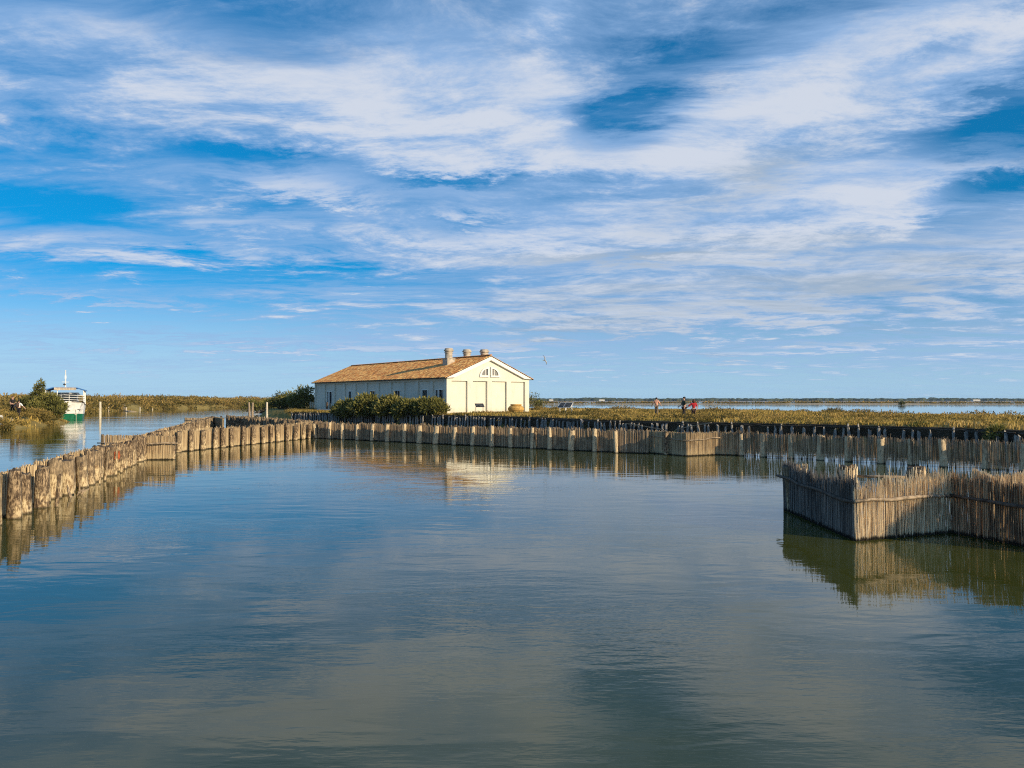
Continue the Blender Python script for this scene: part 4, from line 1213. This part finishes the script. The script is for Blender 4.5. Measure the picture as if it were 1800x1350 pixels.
# pale jetty and driftwood near the island tip
A, C = at_d(562, 719, 112), at_d(589, 720, 107)
o = empty('low_pale_wall', (A.x, A.y, 0)); tag(o, 'low pale wall by the water at the far end of the house', 'wall')
e = C-A; b = MB(); L = e.length
b.box(0, L, -.3, .3, -.4, 1.28); q = b.build('wall_body', M['offwhite'], o); q.rotation_euler = (0, 0, math.atan2(e.y, e.x))
b = MB(); b.box(-.1, L+.1, -.38, .38, 1.282, 1.42); q = b.build('coping', M['offwhite'], o); q.rotation_euler = (0, 0, math.atan2(e.y, e.x))
A = at_z(442, 726)
b = MB(); b.tube([(0, 0, .35), (1.2, 0, .1), (2.4, -.3, .12), (3.2, -.2, .6)], [.1, .12, .12, .07], 7); b.tube([(-.6, .2, .9), (1.5, .2, .8), (3.6, 0, .95)], .09, 6)
o = b.build('driftwood', M['pole_pale']); o.location = A; tag(o, 'pale bleached driftwood between the poles at the island tip', 'driftwood')

# ---- big jar by the gable
c = at_d(907, 724, 92.5); z = gz(isle, c.x, c.y)
o = empty('clay_jar', (c.x, c.y, z)); tag(o, 'squat ochre clay jar standing before the gable wall', 'jar')
b = MB(); b.lathe([(.45, -.05), (.62, .06), (.86, .30), (.95, .52), (.93, .66), (.78, .84), (.62, .93)], n=26); b.build('body', M['terra'], o, smooth=True)
b = MB(); b.lathe([(.60, .932), (.66, .97), (.66, 1.06), (.60, 1.10), (.50, 1.08), (.48, .96)], n=26, cap=False); b.build('rim', M['terra'], o, smooth=True)
for k in (.42, .62):
    b = MB(); b.lathe([(.955-.02*(k > .5), k-.03), (.985-.02*(k > .5), k), (.955-.03*(k > .5), k+.03)], n=26, cap=False); b.build('ring', M['terra'], o, smooth=True)
# ---- reading panels
def lectern(px, py, d, w, dep, frame, face, label, rz=0., group=None, wide_frame=False):
    c = at_d(px, py, d); z0 = gz(isle, c.x, c.y)
    o = empty('information_panel', (c.x, c.y, z0), rz); tag(o, label, 'sign', group)
    h_ = 1.0; tl = math.radians(38)
    b = MB(); b.box(-w/2, w/2, -dep/2, dep/2, -.02, .02); q = b.build('panel', M[frame], o); q.location = (0, 0, h_); q.rotation_euler = (tl, 0, 0)
    b = MB(); b.box(-w/2+.05, w/2-.05, -dep/2+.05, dep/2-.05, .022, .028); s = b.build('printed_sheet', M[face], o); s.location = (0, 0, h_); s.rotation_euler = (tl, 0, 0)
    for sx in (-1, 1):
        b = MB(); b.tube([(sx*w*.42, dep*.1, h_-.04), (sx*w*.42, .05, .45), (sx*w*.42, .12, -.1)], .03 if not wide_frame else .045, 6); b.build('leg', M[frame], o)
    return o
lectern(843, 722, 88.5, 1.0, .62, 'black', 'screen', 'dark tilted information panel on thin legs before the gable', rz=.35)
lectern(989, 722, 82, .85, .80, 'white', 'screen', 'left one of two white framed reading panels on the grass', rz=-.55, wide_frame=True)
lectern(999, 722, 81, .85, .80, 'white', 'screen', 'right one of two white framed reading panels on the grass', rz=-.55, wide_frame=True)

# ================================================================== people
def skin_mesh(name, joints, edges, mat, sub=2):
    me = bpy.data.meshes.new(name)
    keys = list(joints)
    me.from_pydata([joints[k][0] for k in keys], [(keys.index(a), keys.index(b)) for a, b in edges], [])
    ob = bpy.data.objects.new(name, me); COL.objects.link(ob)
    sk = ob.modifiers.new('skin', 'SKIN'); ob.modifiers.new('sub', 'SUBSURF').levels = sub
    for i, k in enumerate(keys):
        r = joints[k][1]; me.skin_vertices[0].data[i].radius = (r, r) if not hasattr(r, '__len__') else r
    me.skin_vertices[0].data[0].use_root = True
    dg = bpy.context.evaluated_depsgraph_get(); dg.update()
    out = bpy.data.meshes.new_from_object(ob.evaluated_get(dg)); out.name = name
    bpy.data.objects.remove(ob); bpy.data.meshes.remove(me)
    out.materials.clear(); out.materials.append(mat)
    out.polygons.foreach_set('use_smooth', [True]*len(out.polygons))
    return out
def person(base, rz, label, height=1.72, top='c_red', low='c_black', hair='hair', stride=.0, larm=(0, 0), rarm=(0, 0), long_hair=False, group=None, lean=0., sleeves=True):
    o = empty('person', base, rz); o.scale = (height/1.75,)*3; tag(o, label, 'person', group)
    J = {'pel': ((0, 0, .95), .135), 'sp': ((0, -.01-lean*.4, 1.14), .125), 'ch': ((0, -lean*.8, 1.33), .15), 'nk': ((0, -lean, 1.48), .058),
         'hb': ((0, -.02-lean, 1.57), .075), 'hm': ((0, -.02-lean, 1.655), .098), 'ht': ((0, -.005-lean, 1.735), .055), 'nose': ((0, -.115-lean, 1.635), .014)}
    E = [('pel', 'sp'), ('sp', 'ch'), ('ch', 'nk'), ('nk', 'hb'), ('hb', 'hm'), ('hm', 'ht'), ('hm', 'nose')]
    fingers = MB()
    for s, (fw, out_) in ((-1, larm), (1, rarm)):
        k = 'L' if s < 0 else 'R'
        J['sh'+k] = ((s*.175, -lean*.8, 1.415), .062)
        el = Vector((s*(.225+out_*.5), .02-fw*.15-lean*.7, 1.14+fw*.03)); J['el'+k] = (tuple(el), .045)
        wr = el+Vector((s*out_*.35, -.05-fw*.32, -.235+fw*.16+out_*.05)); J['wr'+k] = (tuple(wr), .032)
        hd = wr+(wr-el).normalized()*.08; J['hd'+k] = (tuple(hd), (.040, .026))
        E += [('ch', 'sh'+k), ('sh'+k, 'el'+k), ('el'+k, 'wr'+k), ('wr'+k, 'hd'+k)]
        dv = (wr-el).normalized(); sd = Vector((0, 1, 0)) if abs(dv.y) < .8 else Vector((0, 0, 1))
        for i in range(4):
            p0 = hd+sd*(.03-.02*i)*1.0; l_ = (.075, .085, .08, .062)[i]
            fingers.tube([p0-dv*.02, p0+dv*l_*.5, p0+dv*l_+Vector((-s*.022, 0, 0))], [.010, .0095, .007], 5)
        p0 = hd-dv*.05-sd*.03; fingers.tube([p0, p0-sd*.03+dv*.03, p0-sd*.035+dv*.065], [.012, .011, .008], 5)
        st = stride*s
        J['hp'+k] = ((s*.092, 0, .88), .098); J['kn'+k] = ((s*.10, -st*.55-.02, .49), .066)
        J['an'+k] = ((s*.10, -st*.85+.03 if st > 0 else -st*1.1+.02, .085 if st > 0 else .11), .045); a_ = J['an'+k][0]
        J['to'+k] = ((a_[0]*1.08, a_[1]-.17, .035), .038)
        E += [('pel', 'hp'+k), ('hp'+k, 'kn'+k), ('kn'+k, 'an'+k), ('an'+k, 'to'+k)]
    body = skin_mesh('body', J, E, M['skin'])
    bm = bmesh.new(); bm.from_mesh(body); tmp = fingers.mesh('fingers', M['skin']); bm.from_mesh(tmp); bm.to_mesh(body); bm.free(); bpy.data.meshes.remove(tmp)
    link('body', body, o)
    def sub(keys, grow, name, mat, extra=()):
        jj = {k: (J[k][0], (J[k][1] if not hasattr(J[k][1], '__len__') else J[k][1][0])+grow) for k in keys}
        for k, p_, r in extra: jj[k] = (p_, r)
        ee = [e_ for e_ in E if e_[0] in jj and e_[1] in jj]+[(a, c) for (a, c) in (('elL', 'cuL'), ('elR', 'cuR')) if c in jj]
        link(name, skin_mesh(name, jj, ee, M[mat]), o)
    sub(['pel', 'sp', 'ch', 'shL', 'shR', 'elL', 'elR'], .022, 'shirt', top)
    sub(['pel', 'hpL', 'hpR', 'knL', 'knR', 'anL', 'anR'], .020, 'trousers', low)
    for s in (-1, 1):
        k = 'L' if s < 0 else 'R'; a_ = J['an'+k][0]
        b = MB(); b.ball((a_[0], a_[1]-.07, .05), (.055, .15, .055), 10, 6); b.build('shoe', M['c_black'], o, smooth=True)
        b = MB(); b.ball((s*.036, -.108-lean, 1.655), .014, 8, 6); b.build('eye', M['black'], o, smooth=True)
        b = MB(); b.ball((s*.098, .0-lean, 1.64), (.014, .025, .036), 8, 6); b.build('ear', M['skin'], o, smooth=True)
    b = MB(); b.ball((0, -.118+.012-lean, 1.585), (.026, .008, .007), 8, 4); b.build('mouth', M['c_peach'], o, smooth=True)
    b = MB(); b.ball((0, .022-lean, 1.69), (.115, .118, .095), 12, 8)
    if long_hair: b.ball((0, .05-lean, 1.60), (.135, .10, .16), 12, 8)
    b.build('hair', M[hair], o, smooth=True)
    return o
def stand(px, d, bank): 
    c = at_d(px, 720, d); return (c.x, c.y, gz(bank, c.x, c.y))
person(stand(1154, 73, isle), math.radians(160), 'person in a peach top seen from behind, leftmost on the right bank', 1.58, 'c_peach', 'c_khaki', stride=.05, larm=(.3, .25), rarm=(.2, .3), group='walkers on the island bank')
person(stand(1202.5, 66, isle), math.radians(-70), 'person in dark olive shirt and cap walking left ahead of red shirt', 1.80, 'c_green', 'c_black', stride=.20, larm=(.5, .1), rarm=(.2, .1), group='walkers on the island bank')
person(stand(1219.5, 64, isle), math.radians(175), 'person in red shirt with bushy brown hair, seen from behind', 1.66, 'c_red', 'c_brown', 'hair_br', stride=.06, larm=(.1, .1), rarm=(.3, .45), long_hair=True, group='walkers on the island bank')
p1 = stand(22, 80, leftb); p2 = stand(33, 79, leftb)
person(p1, math.radians(60), 'person in black looking right on the left bank', 1.72, 'c_black', 'c_black', 'hair_br', stride=.05, larm=(.4, .1), rarm=(.4, .1), group='walkers on the left bank')
person(p2, math.radians(180), 'person in a white shirt seen from behind on the left bank', 1.68, 'c_white', 'c_black', stride=.04, larm=(.2, .35), rarm=(.2, .35), group='walkers on the left bank')
o = empty('backpack', (p2[0], p2[1]-.17, p2[2]+1.20)); tag(o, 'brown backpack worn over the white shirt on left bank', 'backpack')
b = MB(); b.ball((0, -.07, .0), (.19, .13, .27), 12, 8); b.build('bag', M['c_brown'], o, smooth=True)
b = MB(); b.ball((0, -.17, -.07), (.13, .06, .13), 10, 6); b.build('front_pocket', M['c_brown'], o, smooth=True)
for s in (-1, 1):
    b = MB(); b.tube([(s*.11, 0, .2), (s*.125, .15, .24), (s*.13, .30, .12), (s*.14, .26, -.1)], .02, 5); b.build('strap', M['c_black'], o)

# ================================================================== gull
c = at_d(957, 633.5, 96)
o = empty('gull', c, math.radians(-70)); o.rotation_euler = (math.radians(12), math.radians(62), math.radians(48))
tag(o, 'gull flying with raised wing to the right of the house', 'bird')
b = MB(); b.tube([(0, -.26, .0), (0, -.2, .01), (0, -.08, 0), (0, .08, 0), (0, .22, .01)], [.012, .045, .075, .06, .015], 10); b.build('body', M['gull_white'], o, smooth=True)
b = MB(); b.add([(-.05, .2, .01), (.05, .2, .01), (.075, .36, .015), (-.075, .36, .015), (0, .2, .03), (0, .36, .028)], [(0, 1, 2, 3), (0, 3, 5, 4), (1, 4, 5, 2)]); b.build('tail', M['gull_white'], o)
for s in (-1, 1):
    b = MB(); P = [(.04, -.10, .08), (.22, -.17, .14), (.42, -.10, .15), (.60, .06, .12)]; Q = [(.04, .09, .06), (.22, .02, .12), (.42, .02, .13), (.56, .08, .115)]
    vs = [(s*x, y, z) for x, y, z in P]+[(s*x, y, z) for x, y, z in Q]+[(s*x, y, z-.022) for x, y, z in P]+[(s*x, y, z-.01) for x, y, z in Q]
    fs = []
    for i in range(3): fs += [(i, i+1, 5+i, 4+i), (8+i, 12+i, 13+i, 9+i), (i, 8+i, 9+i, i+1), (4+i, 5+i, 13+i, 12+i)]
    b.add(vs, fs); w_ = b.build('wing', M['gull_white'], o)
    b = MB(); b.add([(s*.44, -.085, .153), (s*.66, .09, .118), (s*.57, .085, .118), (s*.44, .025, .137), (s*.44, -.085, .126), (s*.66, .09, .10), (s*.57, .085, .104), (s*.44, .025, .118)], [(0, 1, 2, 3), (7, 6, 5, 4), (0, 4, 5, 1), (2, 6, 7, 3)]); b.build('wing_tip', M['gull_grey'], w_)
b = MB(); b.tube([(0, -.25, 0), (0, -.33, -.01)], [.014, .004], 6); b.build('bill', M['terra'], o)

# ================================================================== air over the lagoon
hz_m = bpy.data.materials.new('lagoon_haze'); hz_m.use_nodes = True
H = NT(hz_m.node_tree)
pv = H.n('ShaderNodeVolumePrincipled')
pv.inputs['Color'].default_value = (.58, .78, 1.0, 1.0)
pv.inputs['Density'].default_value = 0.00005
H.t.links.new(pv.outputs[0], H.n('ShaderNodeOutputMaterial').inputs['Volume'])
b = MB(); b.box(-3520, 3520, -80, 3720, -1.7, 16.5)
tag(b.build('haze', hz_m), 'thin blue haze lying over the lagoon', 'haze', kind='stuff')
